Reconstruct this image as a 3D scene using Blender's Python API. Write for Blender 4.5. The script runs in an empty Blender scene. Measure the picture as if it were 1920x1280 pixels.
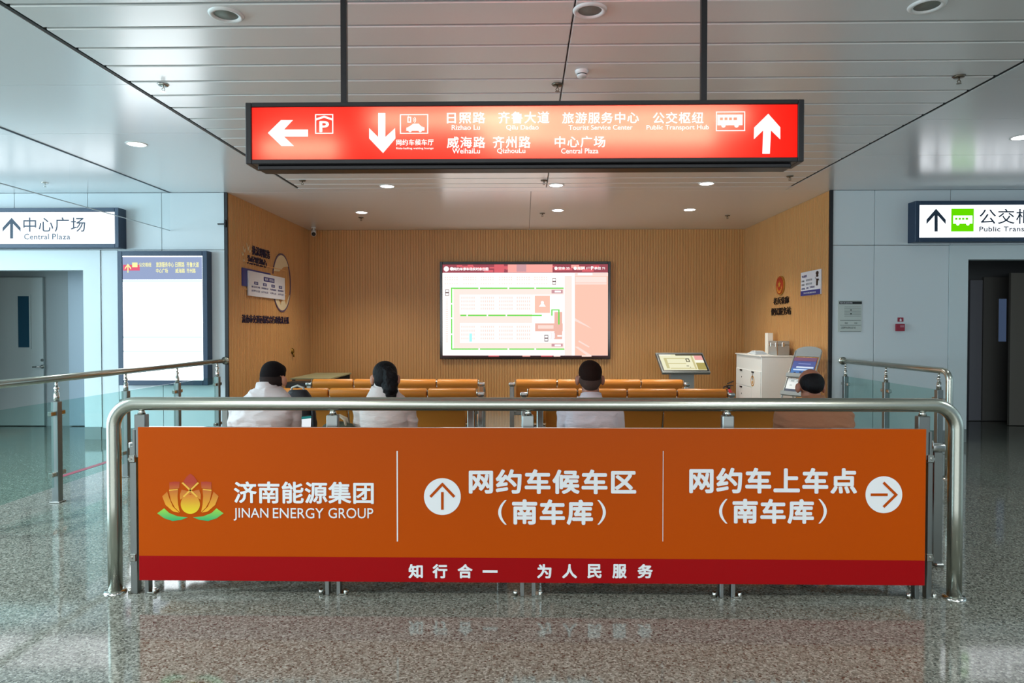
import bpy, bmesh, math, random
from math import pi, sin, cos, radians, atan, sqrt
from mathutils import Vector, Matrix, Euler, noise

random.seed(7)
SC = bpy.context.scene
COL = SC.collection

# ------------------------------------------------------------------ camera
F = 1280.0                                   # focal length in pixels of the 1920 wide frame (24 mm)
VPX, VPY, CAMH = 983.0, 617.0, 1.5           # vanishing point of the hall's depth lines, eye height
camd = bpy.data.cameras.new('camera'); camd.sensor_width = 36.0; camd.lens = 36.0 * F / 1920.0
cam = bpy.data.objects.new('camera', camd); COL.objects.link(cam)
cam.location = (0, 0, CAMH)
EUL = Euler((pi/2 - atan((640-VPY)/F), 0, atan((VPX-960)/F)), 'XYZ')
cam.rotation_euler = EUL
camd.clip_start = 0.05; camd.clip_end = 200
SC.camera = cam

# ------------------------------------------------------------------ world, lights, exposure
SC.view_settings.view_transform = 'Standard'
SC.view_settings.look = 'None'
SC.view_settings.gamma = 1.0
SC.view_settings.use_curve_mapping = False
SC.view_settings.exposure = 0.2
w = bpy.data.worlds.new('world'); SC.world = w; w.use_nodes = True
w.node_tree.nodes['Background'].inputs[0].default_value = (0.66, 0.86, 1.0, 1)
w.node_tree.nodes['Background'].inputs[1].default_value = 0.40

def area(name, loc, aim, sx, sy, power, col):
    d = bpy.data.lights.new(name, 'AREA'); d.shape = 'RECTANGLE'; d.size = sx; d.size_y = sy
    d.energy = power; d.color = col
    o = bpy.data.objects.new(name, d); COL.objects.link(o); o.location = loc
    o.rotation_euler = (Vector(aim) - Vector(loc)).to_track_quat('-Z', 'Y').to_euler()
    return o
# area lights for unseen glazed fronts, strong left, weak right; added ceiling fill behind
area('daylight_left', (-12.0, 3.0, 1.8), (0, 5.5, 1.6), 9.0, 2.9, 880, (0.62, 0.87, 1.0))
area('daylight_right', (12.5, 2.5, 1.8), (0, 5.0, 1.6), 8.0, 2.9, 50, (0.66, 0.90, 1.0))
area('fill_behind', (-1.0, -7.5, 1.9), (0, 6, 2.6), 14.0, 2.6, 330, (0.95, 0.97, 1.0))

# hall ceiling lamps behind the camera, plus unseen side spots added to brighten floor and ceiling
for hx, hy, hp in ((-7.5, -4.0, 550), (-2.6, -4.0, 420), (2.6, -4.0, 420), (-7.5, 0.6, 800), (-2.6, 0.6, 450), (2.6, 0.6, 430), (-7.4, 4.4, 1000), (-10.5, 3.0, 1000), (7.5, 0.6, 330), (9.0, 4.2, 200), (-5.4, 3.0, 700), (5.4, 3.2, 260)):
    d = bpy.data.lights.new('hall_lamp_and_fill', 'SPOT'); d.energy = hp; d.color = (1.0, 0.97, 0.92) if abs(hx) < 5 else (0.86, 0.96, 1.0); d.spot_size = radians(140); d.spot_blend = 0.5; d.shadow_soft_size = 0.09
    o = bpy.data.objects.new('hall_lamp_and_fill', d); COL.objects.link(o); o.location = (hx, hy, 3.32)

# ------------------------------------------------------------------ projection helpers (pixel of the photo -> place in the hall)
ROT = EUL.to_matrix()
def ray(px, py): return ROT @ Vector(((px-960)/F, (640-py)/F, -1.0))
def PY(px, py, Y):
    d = ray(px, py); t = Y/d.y; return Vector((d.x*t, Y, CAMH + d.z*t))
def PX(px, py, X):
    d = ray(px, py); t = X/d.x; return Vector((X, d.y*t, CAMH + d.z*t))
def PZ(px, py, Z):
    d = ray(px, py); t = (Z-CAMH)/d.z; return Vector((d.x*t, d.y*t, Z))

CEIL = 3.35
YW, YB = 9.2, 12.72                          # hall wall plane, alcove back wall plane
XL, XR = -4.02, 4.07                         # alcove side walls
YR = 3.83                                    # front railing line

# ------------------------------------------------------------------ materials
def lin(c):
    if isinstance(c, str):
        c = [int(c[i:i+2], 16)/255 for i in (0, 2, 4)]
    return tuple((v/12.92 if v <= 0.04045 else ((v+0.055)/1.055)**2.4) for v in c)
MATS = {}
def mat(name, col, rough=0.5, metal=0.0, emit=None, es=1.0, spec=0.5, bump=None, var=None, coat=0.0):
    if name in MATS: return MATS[name]
    m = bpy.data.materials.new(name); m.use_nodes = True
    nt = m.node_tree; b = nt.nodes['Principled BSDF']
    c = lin(col)
    b.inputs['Base Color'].default_value = (*c, 1)
    b.inputs['Roughness'].default_value = rough
    b.inputs['Metallic'].default_value = metal
    b.inputs['Specular IOR Level'].default_value = spec
    b.inputs['Coat Weight'].default_value = coat
    if emit:
        b.inputs['Emission Color'].default_value = (*lin(emit), 1)
        b.inputs['Emission Strength'].default_value = es
    if var or bump:
        tc = nt.nodes.new('ShaderNodeTexCoord'); mp = nt.nodes.new('ShaderNodeMapping')
        nt.links.new(tc.outputs['Object'], mp.inputs[0])
        sc = (var or bump)[1]
        mp.inputs['Scale'].default_value = sc if isinstance(sc, tuple) else (sc, sc, sc)
        nz = nt.nodes.new('ShaderNodeTexNoise'); nz.inputs['Scale'].default_value = 1.0
        nz.inputs['Detail'].default_value = 4
        nt.links.new(mp.outputs[0], nz.inputs['Vector'])
        if var:
            mx = nt.nodes.new('ShaderNodeMix'); mx.data_type = 'RGBA'
            mx.inputs[6].default_value = (*[v*(1-var[0]) for v in c], 1)
            mx.inputs[7].default_value = (*[min(1, v*(1+var[0])) for v in c], 1)
            nt.links.new(nz.outputs['Fac'], mx.inputs[0]); nt.links.new(mx.outputs[2], b.inputs['Base Color'])
        if bump:
            bp = nt.nodes.new('ShaderNodeBump'); bp.inputs['Strength'].default_value = bump[0]
            bp.inputs['Distance'].default_value = 0.01
            nt.links.new(nz.outputs['Fac'], bp.inputs['Height']); nt.links.new(bp.outputs[0], b.inputs['Normal'])
    MATS[name] = m
    return m
def emis(name, col, s=1.0):
    if name in MATS: return MATS[name]
    m = bpy.data.materials.new(name); m.use_nodes = True; nt = m.node_tree
    nt.nodes.remove(nt.nodes['Principled BSDF'])
    e = nt.nodes.new('ShaderNodeEmission'); e.inputs[0].default_value = (*lin(col), 1); e.inputs[1].default_value = s
    nt.links.new(e.outputs[0], nt.nodes['Material Output'].inputs[0])
    MATS[name] = m; return m
def glass(name, tint, refl=0.55):
    m = bpy.data.materials.new(name); m.use_nodes = True; nt = m.node_tree
    nt.nodes.remove(nt.nodes['Principled BSDF'])
    t = nt.nodes.new('ShaderNodeBsdfTransparent'); t.inputs[0].default_value = (*tint, 1)
    g = nt.nodes.new('ShaderNodeBsdfGlossy'); g.inputs['Roughness'].default_value = 0.02
    lw = nt.nodes.new('ShaderNodeFresnel'); lw.inputs[0].default_value = 1.4
    mx = nt.nodes.new('ShaderNodeMixShader')
    gm = nt.nodes.new('ShaderNodeNewGeometry'); iv = nt.nodes.new('ShaderNodeMath'); iv.operation = 'SUBTRACT'; iv.inputs[0].default_value = 1.0
    nt.links.new(gm.outputs['Backfacing'], iv.inputs[1])
    ml = nt.nodes.new('ShaderNodeMath'); ml.operation = 'MULTIPLY'; nt.links.new(lw.outputs[0], ml.inputs[0]); nt.links.new(iv.outputs[0], ml.inputs[1])
    m2 = nt.nodes.new('ShaderNodeMath'); m2.operation = 'MULTIPLY'; nt.links.new(ml.outputs[0], m2.inputs[0]); m2.inputs[1].default_value = refl
    nt.links.new(m2.outputs[0], mx.inputs[0]); nt.links.new(t.outputs[0], mx.inputs[1]); nt.links.new(g.outputs[0], mx.inputs[2])
    nt.links.new(mx.outputs[0], nt.nodes['Material Output'].inputs[0])
    MATS[name] = m; return m
def backlit(name, col, base, alb):
    """translucent lightbox face: lets the tubes behind it through, with an even base glow of its own"""
    m = bpy.data.materials.new(name); m.use_nodes = True; nt = m.node_tree
    nt.nodes.remove(nt.nodes['Principled BSDF'])
    t = nt.nodes.new('ShaderNodeBsdfTranslucent'); t.inputs[0].default_value = (*alb, 1)
    e = nt.nodes.new('ShaderNodeEmission'); e.inputs[0].default_value = (*lin(col), 1); e.inputs[1].default_value = base
    a = nt.nodes.new('ShaderNodeAddShader')
    nt.links.new(t.outputs[0], a.inputs[0]); nt.links.new(e.outputs[0], a.inputs[1])
    nt.links.new(a.outputs[0], nt.nodes['Material Output'].inputs[0])
    MATS[name] = m; return m

def floor_mat():
    m = bpy.data.materials.new('speckled granite'); m.use_nodes = True; nt = m.node_tree
    b = nt.nodes['Principled BSDF']
    tc = nt.nodes.new('ShaderNodeTexCoord')
    v = nt.nodes.new('ShaderNodeTexVoronoi'); v.inputs['Scale'].default_value = 120
    nt.links.new(tc.outputs['Object'], v.inputs['Vector'])
    sx = nt.nodes.new('ShaderNodeSeparateColor'); nt.links.new(v.outputs['Color'], sx.inputs[0])
    r = nt.nodes.new('ShaderNodeValToRGB'); el = r.color_ramp.elements
    cols = [(0.0, '3c3f39'), (0.14, '5d6058'), (0.42, '757870'), (0.66, '84887f'), (0.86, '93978f'), (1.0, 'a8ada5')]
    el[0].position = 0; el[0].color = (*lin(cols[0][1]), 1); el[1].position = 1; el[1].color = (*lin(cols[-1][1]), 1)
    for p, c in cols[1:-1]:
        e = el.new(p); e.color = (*lin(c), 1)
    nt.links.new(sx.outputs[0], r.inputs[0])
    n = nt.nodes.new('ShaderNodeTexNoise'); n.inputs['Scale'].default_value = 220; n.inputs['Detail'].default_value = 3
    nt.links.new(tc.outputs['Object'], n.inputs['Vector'])
    mx = nt.nodes.new('ShaderNodeMix'); mx.data_type = 'RGBA'; mx.blend_type = 'MULTIPLY'; mx.inputs[0].default_value = 0.45
    nt.links.new(r.outputs[0], mx.inputs[6]); nt.links.new(n.outputs['Color'], mx.inputs[7])
    g = nt.nodes.new('ShaderNodeRGBToBW'); nt.links.new(n.outputs['Color'], g.inputs[0])
    mx2 = nt.nodes.new('ShaderNodeMix'); mx2.data_type = 'RGBA'; mx2.blend_type = 'MULTIPLY'; mx2.inputs[0].default_value = 0.5
    nt.links.new(r.outputs[0], mx2.inputs[6]); nt.links.new(g.outputs[0], mx2.inputs[7])
    nt.links.new(mx2.outputs[2], b.inputs['Base Color'])
    b.inputs['Roughness'].default_value = 0.07
    b.inputs['Specular IOR Level'].default_value = 0.62
    return m

STEEL = mat('brushed steel', 'b9bdb2', 0.27, 1.0, var=(0.06, (3, 60, 3)))
CHROME = mat('polished chrome', 'c9cac4', 0.14, 1.0)
PSTEEL = mat('satin post steel', '8d9290', 0.33, 1.0)
WHITEP = mat('white wall panel', 'c9d3d6', 0.35, spec=0.45)
JAMB = mat('door frame panel', 'c4d0d2', 0.35)
DARK = mat('dark gap', '2b2f31', 0.7)
CEILP = mat('ceiling panel', 'dfe3e5', 0.20, 0.10, spec=0.8)
SLAT = mat('ceiling slat', 'dcdddc', 0.25, 0.12, spec=0.8)
SLATGAP = mat('ceiling slat gap', '2c3133', 0.6)
WOOD = mat('fluted oak cladding', 'c6945a', 0.42, var=(0.10, (14, 14, 0.7)))
BLACKP = mat('black paint', '0e0d12', 0.35)
NAVYF = mat('navy sign frame', '16304a', 0.4)
GREYBASE = mat('grey skirting', '77807f', 0.45)
RAILGL = glass('railing glass', (0.80, 0.92, 0.90), 0.5)
CLEARGL = glass('smoke barrier glass', (0.96, 0.985, 0.99), 0.3)

# ------------------------------------------------------------------ mesh building
TXT = {}
def text_data(s, bold=0.0, sp=1.0, res=3):
    k = (s, bold, sp, res)
    if k in TXT: return TXT[k]
    c = bpy.data.curves.new('t', 'FONT'); c.body = s; c.size = 1.0; c.offset = bold; c.space_character = sp
    c.resolution_u = res; c.align_x = 'CENTER'
    o = bpy.data.objects.new('t', c); COL.objects.link(o)
    bpy.context.view_layer.update()
    me = bpy.data.meshes.new_from_object(o.evaluated_get(bpy.context.evaluated_depsgraph_get()))
    vs = [(v.co.x, v.co.y) for v in me.vertices]; fs = [tuple(p.vertices) for p in me.polygons]
    bpy.data.objects.remove(o); bpy.data.curves.remove(c); bpy.data.meshes.remove(me)
    x0 = min(v[0] for v in vs); x1 = max(v[0] for v in vs); y0 = min(v[1] for v in vs); y1 = max(v[1] for v in vs)
    vs = [((x-x0)/max(1e-6, x1-x0), (y-y0)/max(1e-6, y1-y0)) for x, y in vs]
    TXT[k] = (vs, fs, (x1-x0)/max(1e-6, (y1-y0))); return TXT[k]

class MB:
    def __init__(self): self.v = []; self.f = []; self.m = []; self.mi = 0; self.sm = []; self.smooth = False
    def add(self, vs, fs, smooth=None):
        n = len(self.v); self.v += [Vector(p) for p in vs]
        s = self.smooth if smooth is None else smooth
        for f in fs: self.f.append([i+n for i in f]); self.m.append(self.mi); self.sm.append(s)
        return self
    def bm(self, b, M=None, smooth=None):
        b.verts.index_update()
        self.add([(M @ v.co if M else v.co.copy()) for v in b.verts], [[v.index for v in f.verts] for f in b.faces], smooth); b.free(); return self
    def box(self, a, c, bev=0.0, seg=1):
        x0, x1 = sorted((a[0], c[0])); y0, y1 = sorted((a[1], c[1])); z0, z1 = sorted((a[2], c[2]))
        if bev <= 0:
            return self.add([(x0,y0,z0),(x1,y0,z0),(x1,y1,z0),(x0,y1,z0),(x0,y0,z1),(x1,y0,z1),(x1,y1,z1),(x0,y1,z1)],
                            [(3,2,1,0),(4,5,6,7),(0,1,5,4),(1,2,6,5),(2,3,7,6),(3,0,4,7)], False)
        b = bmesh.new(); bmesh.ops.create_cube(b, size=1)
        for v in b.verts: v.co = Vector(((x0+x1)/2+v.co.x*(x1-x0), (y0+y1)/2+v.co.y*(y1-y0), (z0+z1)/2+v.co.z*(z1-z0)))
        bmesh.ops.bevel(b, geom=b.edges[:], offset=min(bev, 0.49*min(x1-x0, y1-y0, z1-z0)), segments=seg, profile=0.5, affect='EDGES')
        return self.bm(b, smooth=seg > 1)
    def quad(self, a, b, c, d): return self.add([a, b, c, d], [(0,1,2,3)], False)
    def cyl(self, p0, p1, r0, r1=None, n=20, cap=True):
        p0 = Vector(p0); p1 = Vector(p1); r1 = r0 if r1 is None else r1
        q = (p1-p0).to_track_quat('Z', 'Y'); X = q @ Vector((1,0,0)); Y = q @ Vector((0,1,0))
        vs = []
        for p, r in ((p0, r0), (p1, r1)):
            for i in range(n): a = 2*pi*i/n; vs.append(p + X*(r*cos(a)) + Y*(r*sin(a)))
        self.add(vs, [(i, (i+1) % n, n+(i+1) % n, n+i) for i in range(n)], True)
        if cap:
            self.add(vs[:n], [tuple(range(n-1, -1, -1))], False); self.add(vs[n:], [tuple(range(n))], False)
        return self
    def tube(self, pts, r, n=16, cap=True):
        pts = [Vector(p) for p in pts]; rings = []
        up = None
        for i, p in enumerate(pts):
            t = ((pts[i+1]-p).normalized() if i+1 < len(pts) else Vector((0,0,0))) + ((p-pts[i-1]).normalized() if i else Vector((0,0,0)))
            t.normalize()
            if up is None: up = t.orthogonal().normalized()
            up = (up - t*up.dot(t)).normalized(); sd = t.cross(up)
            rings.append([p + up*(r*cos(2*pi*k/n)) + sd*(r*sin(2*pi*k/n)) for k in range(n)])
        vs = [v for g in rings for v in g]; fs = []
        for i in range(len(rings)-1):
            for k in range(n): fs.append((i*n+k, i*n+(k+1) % n, (i+1)*n+(k+1) % n, (i+1)*n+k))
        self.add(vs, fs, True)
        if cap: self.add(rings[0], [tuple(range(n-1,-1,-1))], False); self.add(rings[-1], [tuple(range(n))], False)
        return self
    def lathe(self, prof, c, n=24, M=None):
        """profile of (radius, height) turned round the z axis through c"""
        vs = []; fs = []
        for r, z in prof:
            for k in range(n):
                p = Vector((max(r, 1e-4)*cos(2*pi*k/n), max(r, 1e-4)*sin(2*pi*k/n), z))
                vs.append((M @ p if M else p) + Vector(c))
        for i in range(len(prof)-1):
            for k in range(n): fs.append((i*n+k, i*n+(k+1) % n, (i+1)*n+(k+1) % n, (i+1)*n+k))
        return self.add(vs, fs, True)
    def prism(self, poly, d):
        """polygon of 3D points pushed along the vector d"""
        poly = [Vector(p) for p in poly]; d = Vector(d); n = len(poly)
        self.add(poly, [tuple(range(n))], False); self.add([p+d for p in poly], [tuple(range(n-1,-1,-1))], False)
        for i in range(n):
            j = (i+1) % n; self.add([poly[i], poly[j], poly[j]+d, poly[i]+d], [(0,1,2,3)], False)
        return self
    def text(self, s, bl, u, v, bold=0.0, sp=1.0, depth=None, res=3):
        if bold > 0:                          # heavier strokes: the glyphs laid over themselves, shifted all round
            _, _, asp = text_data(s, 0.0, sp, res); hv = 1.0/max(asp, 0.1)
            bx_ = bold*1.05*hv if asp > 1 else bold*1.05; by_ = bold*1.05 if asp > 1 else bold*1.05*asp
            u = Vector(u); v = Vector(v); bl = Vector(bl)+u*bx_+v*by_; ui = u*(1-2*bx_); vi = v*(1-2*by_); nn = u.cross(v).normalized()*0.00012
            for k in range(8):
                self.text(s, bl+u*(bx_*cos(k*pi/4))+v*(by_*sin(k*pi/4))+nn*k, ui, vi, 0.0, sp, depth, res)
            return self
        vs, fs, _ = text_data(s, bold, sp, res); bl = Vector(bl); u = Vector(u); v = Vector(v)
        P = [bl + u*a + v*b for a, b in vs]
        if depth is None: return self.add(P, fs, False)
        d = Vector(depth)
        from collections import Counter
        self.add([p+d for p in P], fs, False)
        ec = Counter()
        for f in fs:
            for i in range(len(f)): ec[(f[i], f[(i+1) % len(f)])] += 1
        for (a, b) in ec:
            if (b, a) not in ec: self.add([P[a], P[b], P[b]+d, P[a]+d], [(0,1,2,3)], False)
        return self
    def build(self, name, mats, parent=None, local=False, kind=None):
        off = Vector((0,0,0))
        if parent is not None and not local:
            o = parent
            while o is not None: off += o.location; o = o.parent
        me = bpy.data.meshes.new(name)
        me.from_pydata([tuple(p-off) for p in self.v], [], self.f)
        for m in (mats if isinstance(mats, (list, tuple)) else [mats]): me.materials.append(m)
        me.polygons.foreach_set('material_index', self.m); me.polygons.foreach_set('use_smooth', self.sm)
        b = bmesh.new(); b.from_mesh(me); bmesh.ops.remove_doubles(b, verts=b.verts[:], dist=1e-6)
        b.to_mesh(me); b.free(); me.update()
        o = bpy.data.objects.new(name, me); COL.objects.link(o)
        if parent is not None: o.parent = parent
        if kind: o['kind'] = kind
        return o

def thing(name, label, cat, loc=(0,0,0), group=None, rz=0.0):
    o = bpy.data.objects.new(name, None); COL.objects.link(o); o.empty_display_size = 0.1
    o.location = loc; o.rotation_euler = (0, 0, rz)
    return tag(o, label, cat, group)
def tag(o, label, cat, group=None):
    o['label'] = label; o['category'] = cat
    if group: o['group'] = group
    return o
def struct(m, name, mats): return m.build(name, mats, kind='structure')
def dup(o, loc=None, parent=None, label=None, rz=None):
    c = o.copy(); COL.objects.link(c)
    if parent is not None: c.parent = parent
    if loc is not None: c.location = loc
    if rz is not None: c.rotation_euler = (0, 0, rz)
    if label: c['label'] = label
    for ch in [x for x in bpy.data.objects if x.parent == o]: dup(ch, parent=c)
    return c
def rect(m, x0, y0, x1, y1, Y, dy=0.0, th=0.0):
    """rectangle over a pixel box of the photo on the plane at depth Y"""
    a = PY(x0, y1, Y); c = PY(x1, y0, Y)
    if th: return m.box((a.x, Y+dy-th, a.z), (c.x, Y+dy, c.z))
    return m.quad((a.x, Y+dy, a.z), (c.x, Y+dy, a.z), (c.x, Y+dy, c.z), (a.x, Y+dy, c.z))
def ptext(m, s, x0, y0, x1, y1, Y, dy=-0.002, bold=0.0, sp=1.0, depth=None, res=3):
    a = PY(x0, y1, Y); c = PY(x1, y0, Y)
    return m.text(s, (a.x, Y+dy, a.z), (c.x-a.x, 0, 0), (0, 0, c.z-a.z), bold, sp, depth, res)
def ppoly(m, pts, Y, dy=-0.002):
    P = [PY(x, y, Y) for x, y in pts]
    b = bmesh.new(); vs = [b.verts.new((p.x, Y+dy, p.z)) for p in P]; f = b.faces.new(vs); f.normal_update()
    bmesh.ops.triangulate(b, faces=[f]); return m.bm(b, smooth=False)
def pdisc(m, cx, cy, r, Y, dy=-0.002, n=40, ry=None):
    return ppoly(m, [(cx+r*cos(2*pi*i/n), cy+(ry or r)*sin(2*pi*i/n)) for i in range(n)], Y, dy)
def pframe(m, x0, y0, x1, y1, t, Y, dy=-0.002):
    rect(m, x0, y0, x1, y0+t, Y, dy); rect(m, x0, y1-t, x1, y1, Y, dy); rect(m, x0, y0+t, x0+t, y1-t, Y, dy); rect(m, x1-t, y0+t, x1, y1-t, Y, dy)

# ================================================================== SETTING
m = MB(); m.box((-14, -8, -0.12), (14, YB+0.3, 0)); struct(m, 'floor', floor_mat())

# slatted middle field of the ceiling
CXL, CXR = -2.97, 3.46
YSE = 8.95
m = MB(); k = 0; y = 3.87 - 0.3015*39
while y < YSE-0.05:
    y1 = min(y+0.3015, YSE)
    m.box((CXL+0.015, y+0.028, CEIL), (0.285, y1, CEIL+0.03), 0.006)
    m.box((0.293, y+0.028, CEIL), (CXR-0.015, y1, CEIL+0.03), 0.006)
    y += 0.3015
m.mi = 1; m.box((CXL, -8, CEIL+0.035), (CXR, YSE, CEIL+0.05))
struct(m, 'ceiling', [SLAT, SLATGAP])
# plain panels left, right and over the alcove, with fine open joints
m = MB()
def cpanels(x0, x1, ys, xs=()):
    e = [x0]+list(xs)+[x1]
    for i in range(len(e)-1):
        for j in range(len(ys)-1):
            m.box((e[i]+0.003, ys[j]+0.003, CEIL), (e[i+1]-0.003, ys[j+1]-0.003, CEIL+0.03))
cpanels(-14, CXL-0.02, [-8, -5.8, -3.6, -1.4, 0.8, 3.0, 5.15, 6.42, YW], (-10.5, -7.4, -4.79))
cpanels(CXR+0.012, 14, [-8, -5.8, -3.6, -1.4, 0.8, 3.0, 5.15, 6.12, 7.37, YW], (6.3, 9.5, 12))
cpanels(CXL-0.02, CXR+0.012, [YSE+0.012, YW])
cpanels(XL-0.1, XR+0.1, [YW, YB+0.2], (0.09,))
m.mi = 1; m.box((-14, -8, CEIL+0.06), (14, YB+0.3, CEIL+0.1))
m.box((CXL-0.02, -8, CEIL+0.004), (CXL, YSE, CEIL+0.05)); m.box((CXR, -8, CEIL+0.004), (CXR+0.012, YSE, CEIL+0.05))
struct(m, 'ceiling', [CEILP, SLATGAP])

# hall wall on both sides of the alcove
def zpx(py, Y=YW): return PY(960, py, Y).z
def xpx(px, Y=YW): return PY(px, 617, Y).x
WT = 0.14
def wpanel(m, x0, x1, z0, z1): m.box((x0+0.003, YW, z0+0.003), (x1-0.003, YW+WT-0.01, z1-0.003), 0.002)
DLX0, DLX1, DLZ = -8.0, xpx(158), zpx(505)         # left door opening
DRX0, DRX1, DRZ = xpx(1813), 8.1, zpx(488)         # right door opening
m = MB(); jl = xpx(190); zj = zpx(467)
us = [-14, -11.5, -9.2, -8.4, xpx(30), xpx(167), xpx(305), XL-0.042]
for i in range(len(us)-1): wpanel(m, us[i], us[i+1], zj, CEIL)
wpanel(m, -14, -11, 0, zj); wpanel(m, -11, DLX0-0.25, 0, zj)
wpanel(m, jl, xpx(222), 0, zj); wpanel(m, xpx(222), xpx(305), 0, zj); wpanel(m, xpx(305), XL-0.042, 0, zj)
m.mi = 1
m.box((DLX0-0.25, YW-0.012, DLZ), (jl, YW+WT, zj-0.003)); m.box((DLX1, YW-0.012, 0), (jl, YW+WT, DLZ)); m.box((DLX0-0.25, YW-0.012, 0), (DLX0, YW+WT, DLZ))
m.mi = 2; m.box((-14, YW+WT, 0), (DLX0-0.25, YW+WT+0.03, CEIL)); m.box((DLX0-0.25, YW+WT, zj), (jl, YW+WT+0.03, CEIL)); m.box((jl, YW+WT, 0), (XL-0.042, YW+WT+0.03, CEIL))
struct(m, 'wall_left', [WHITEP, JAMB, DARK])
m = MB(); jr = xpx(1778); zr = zpx(461)
us = [XR+0.042, xpx(1638), xpx(1780), 8.5, 11, 14]
for i in range(len(us)-1): wpanel(m, us[i], us[i+1], zr, CEIL)
wpanel(m, XR+0.042, xpx(1638), 0, zr); wpanel(m, xpx(1638), jr, 0, zr); wpanel(m, DRX1+0.25, 11, 0, zr); wpanel(m, 11, 14, 0, zr)
m.mi = 1
m.box((jr, YW-0.012, DRZ), (DRX1+0.25, YW+WT, zr-0.003)); m.box((jr, YW-0.012, 0), (DRX0, YW+WT, DRZ)); m.box((DRX1, YW-0.012, 0), (DRX1+0.25, YW+WT, DRZ))
m.mi = 2; m.box((DRX1+0.25, YW+WT, 0), (14, YW+WT+0.03, CEIL)); m.box((jr, YW+WT, zr), (DRX1+0.25, YW+WT+0.03, CEIL)); m.box((XR+0.042, YW+WT, 0), (jr, YW+WT+0.03, CEIL))
struct(m, 'wall_right', [WHITEP, JAMB, DARK])
m = MB(); m.box((-14, YW-0.025, 0), (DLX0-0.02, YW-0.0125, 0.17)); m.box((DLX1+0.01, YW-0.03, 0), (jl, YW-0.0125, 0.17)); m.box((jl, YW-0.02, 0), (XL-0.042, YW-0.0005, 0.15))
struct(m, 'baseboard_left', GREYBASE)
m = MB(); m.box((DRX1+0.02, YW-0.025, 0), (14, YW-0.0125, 0.17)); m.box((jr, YW-0.03, 0), (DRX0-0.01, YW-0.0125, 0.17)); m.box((XR+0.042, YW-0.02, 0), (jr, YW-0.0005, 0.15))
struct(m, 'baseboard_right', GREYBASE)

# alcove walls: vertically fluted oak
def flutes(L, pitch=0.05):
    prof = []; n = int(L/pitch)
    for i in range(n):
        a = i*pitch
        prof += [(a, 0.013), (a+0.012, 0.013), (a+0.016, 0.0), (a+0.046, 0.0)]
    prof.append((L, 0.013)); return prof
def fluted(name, P0, u, nrm, L):
    m = MB(); pr = flutes(L); P0 = Vector(P0); u = Vector(u); nrm = Vector(nrm)
    vs = []; fs = []
    for a, d in pr:
        p = P0 + u*a - nrm*d; vs += [p, p+Vector((0, 0, CEIL-0.002))]
    for i in range(len(pr)-1): fs.append((2*i, 2*i+2, 2*i+3, 2*i+1))
    m.add(vs, fs, False)
    q = [P0+u*0.06 - nrm*0.014, P0+u*(L-0.06) - nrm*0.014, P0+u*(L-0.06) - nrm*0.12, P0+u*0.06 - nrm*0.12]
    m.prism(q, (0, 0, CEIL-0.002)); struct(m, name, WOOD)
fluted('wall_back', (XL-0.1, YB, 0), (1, 0, 0), (0, -1, 0), XR-XL+0.2)
fluted('wall_west', (XL, YW, 0), (0, 1, 0), (1, 0, 0), YB-YW+0.1)
fluted('wall_east', (XR, YB+0.1, 0), (0, -1, 0), (-1, 0, 0), YB-YW+0.1)
m = MB(); m.box((XL-0.04, YW-0.012, 0), (XL+0.004, YW+0.02, CEIL-0.001)); struct(m, 'trim_1', BLACKP)
m = MB(); m.box((XR-0.004, YW-0.012, 0), (XR+0.04, YW+0.02, CEIL-0.001)); struct(m, 'trim_2', BLACKP)

# rooms behind the two door openings
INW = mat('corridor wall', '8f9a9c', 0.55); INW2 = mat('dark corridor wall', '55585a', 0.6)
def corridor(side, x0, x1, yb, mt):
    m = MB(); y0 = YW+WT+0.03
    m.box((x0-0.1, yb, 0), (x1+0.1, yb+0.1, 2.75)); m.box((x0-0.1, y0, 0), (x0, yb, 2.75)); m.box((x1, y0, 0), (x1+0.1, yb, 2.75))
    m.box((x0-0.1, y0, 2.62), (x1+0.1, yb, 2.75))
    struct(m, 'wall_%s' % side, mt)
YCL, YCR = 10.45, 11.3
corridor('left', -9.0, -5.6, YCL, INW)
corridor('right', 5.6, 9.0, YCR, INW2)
DOORW = mat('pale door leaf', 'a3afae', 0.45); DOORD = mat('brown grey door leaf', '6a6a66', 0.5)
SLIT = mat('dark door glass', '24485a', 0.15); LIT = emis('dim window beyond door', '3c4a62', 0.8)
def door(name, px0, px1, Y, H, leafmat, slit, handle=None, slitmat=SLIT):
    m = MB(); x0 = PY(px0, 617, Y).x; x1 = PY(px1, 617, Y).x
    m.box((x0, Y-0.05, 0.01), (x1, Y-0.001, H), 0.004); o = struct(m, name, leafmat)
    if slit:
        a = PY(slit[0], slit[3], Y-0.05); c = PY(slit[2], slit[1], Y-0.05)
        m = MB(); m.box((a.x, Y-0.054, a.z), (c.x, Y-0.046, c.z)); m.build('pane', slitmat, o)
        m = MB(); t = 0.025
        for b in ((a.x-t, a.z-t, c.x+t, a.z), (a.x-t, c.z, c.x+t, c.z+t), (a.x-t, a.z, a.x, c.z), (c.x, a.z, c.x+t, c.z)):
            m.box((b[0], Y-0.062, b[1]), (b[2], Y-0.045, b[3]))
        m.build('pane_frame', leafmat, o)
    if handle:
        h = PY(handle[0], handle[1], Y-0.05); m = MB()
        m.cyl((h.x, Y-0.05, h.z), (h.x, Y-0.062, h.z), 0.03); m.cyl((h.x, Y-0.06, h.z), (h.x, Y-0.11, h.z), 0.011)
        m.cyl((h.x+0.012, Y-0.105, h.z), (h.x-0.12, Y-0.105, h.z-0.004), 0.011)
        m.build('door_handle', CHROME, o)
        m = MB(); m.cyl((h.x, Y-0.05, h.z+0.1), (h.x, Y-0.065, h.z+0.1), 0.022); m.build('lock_cylinder', CHROME, o)
    return o
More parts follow.
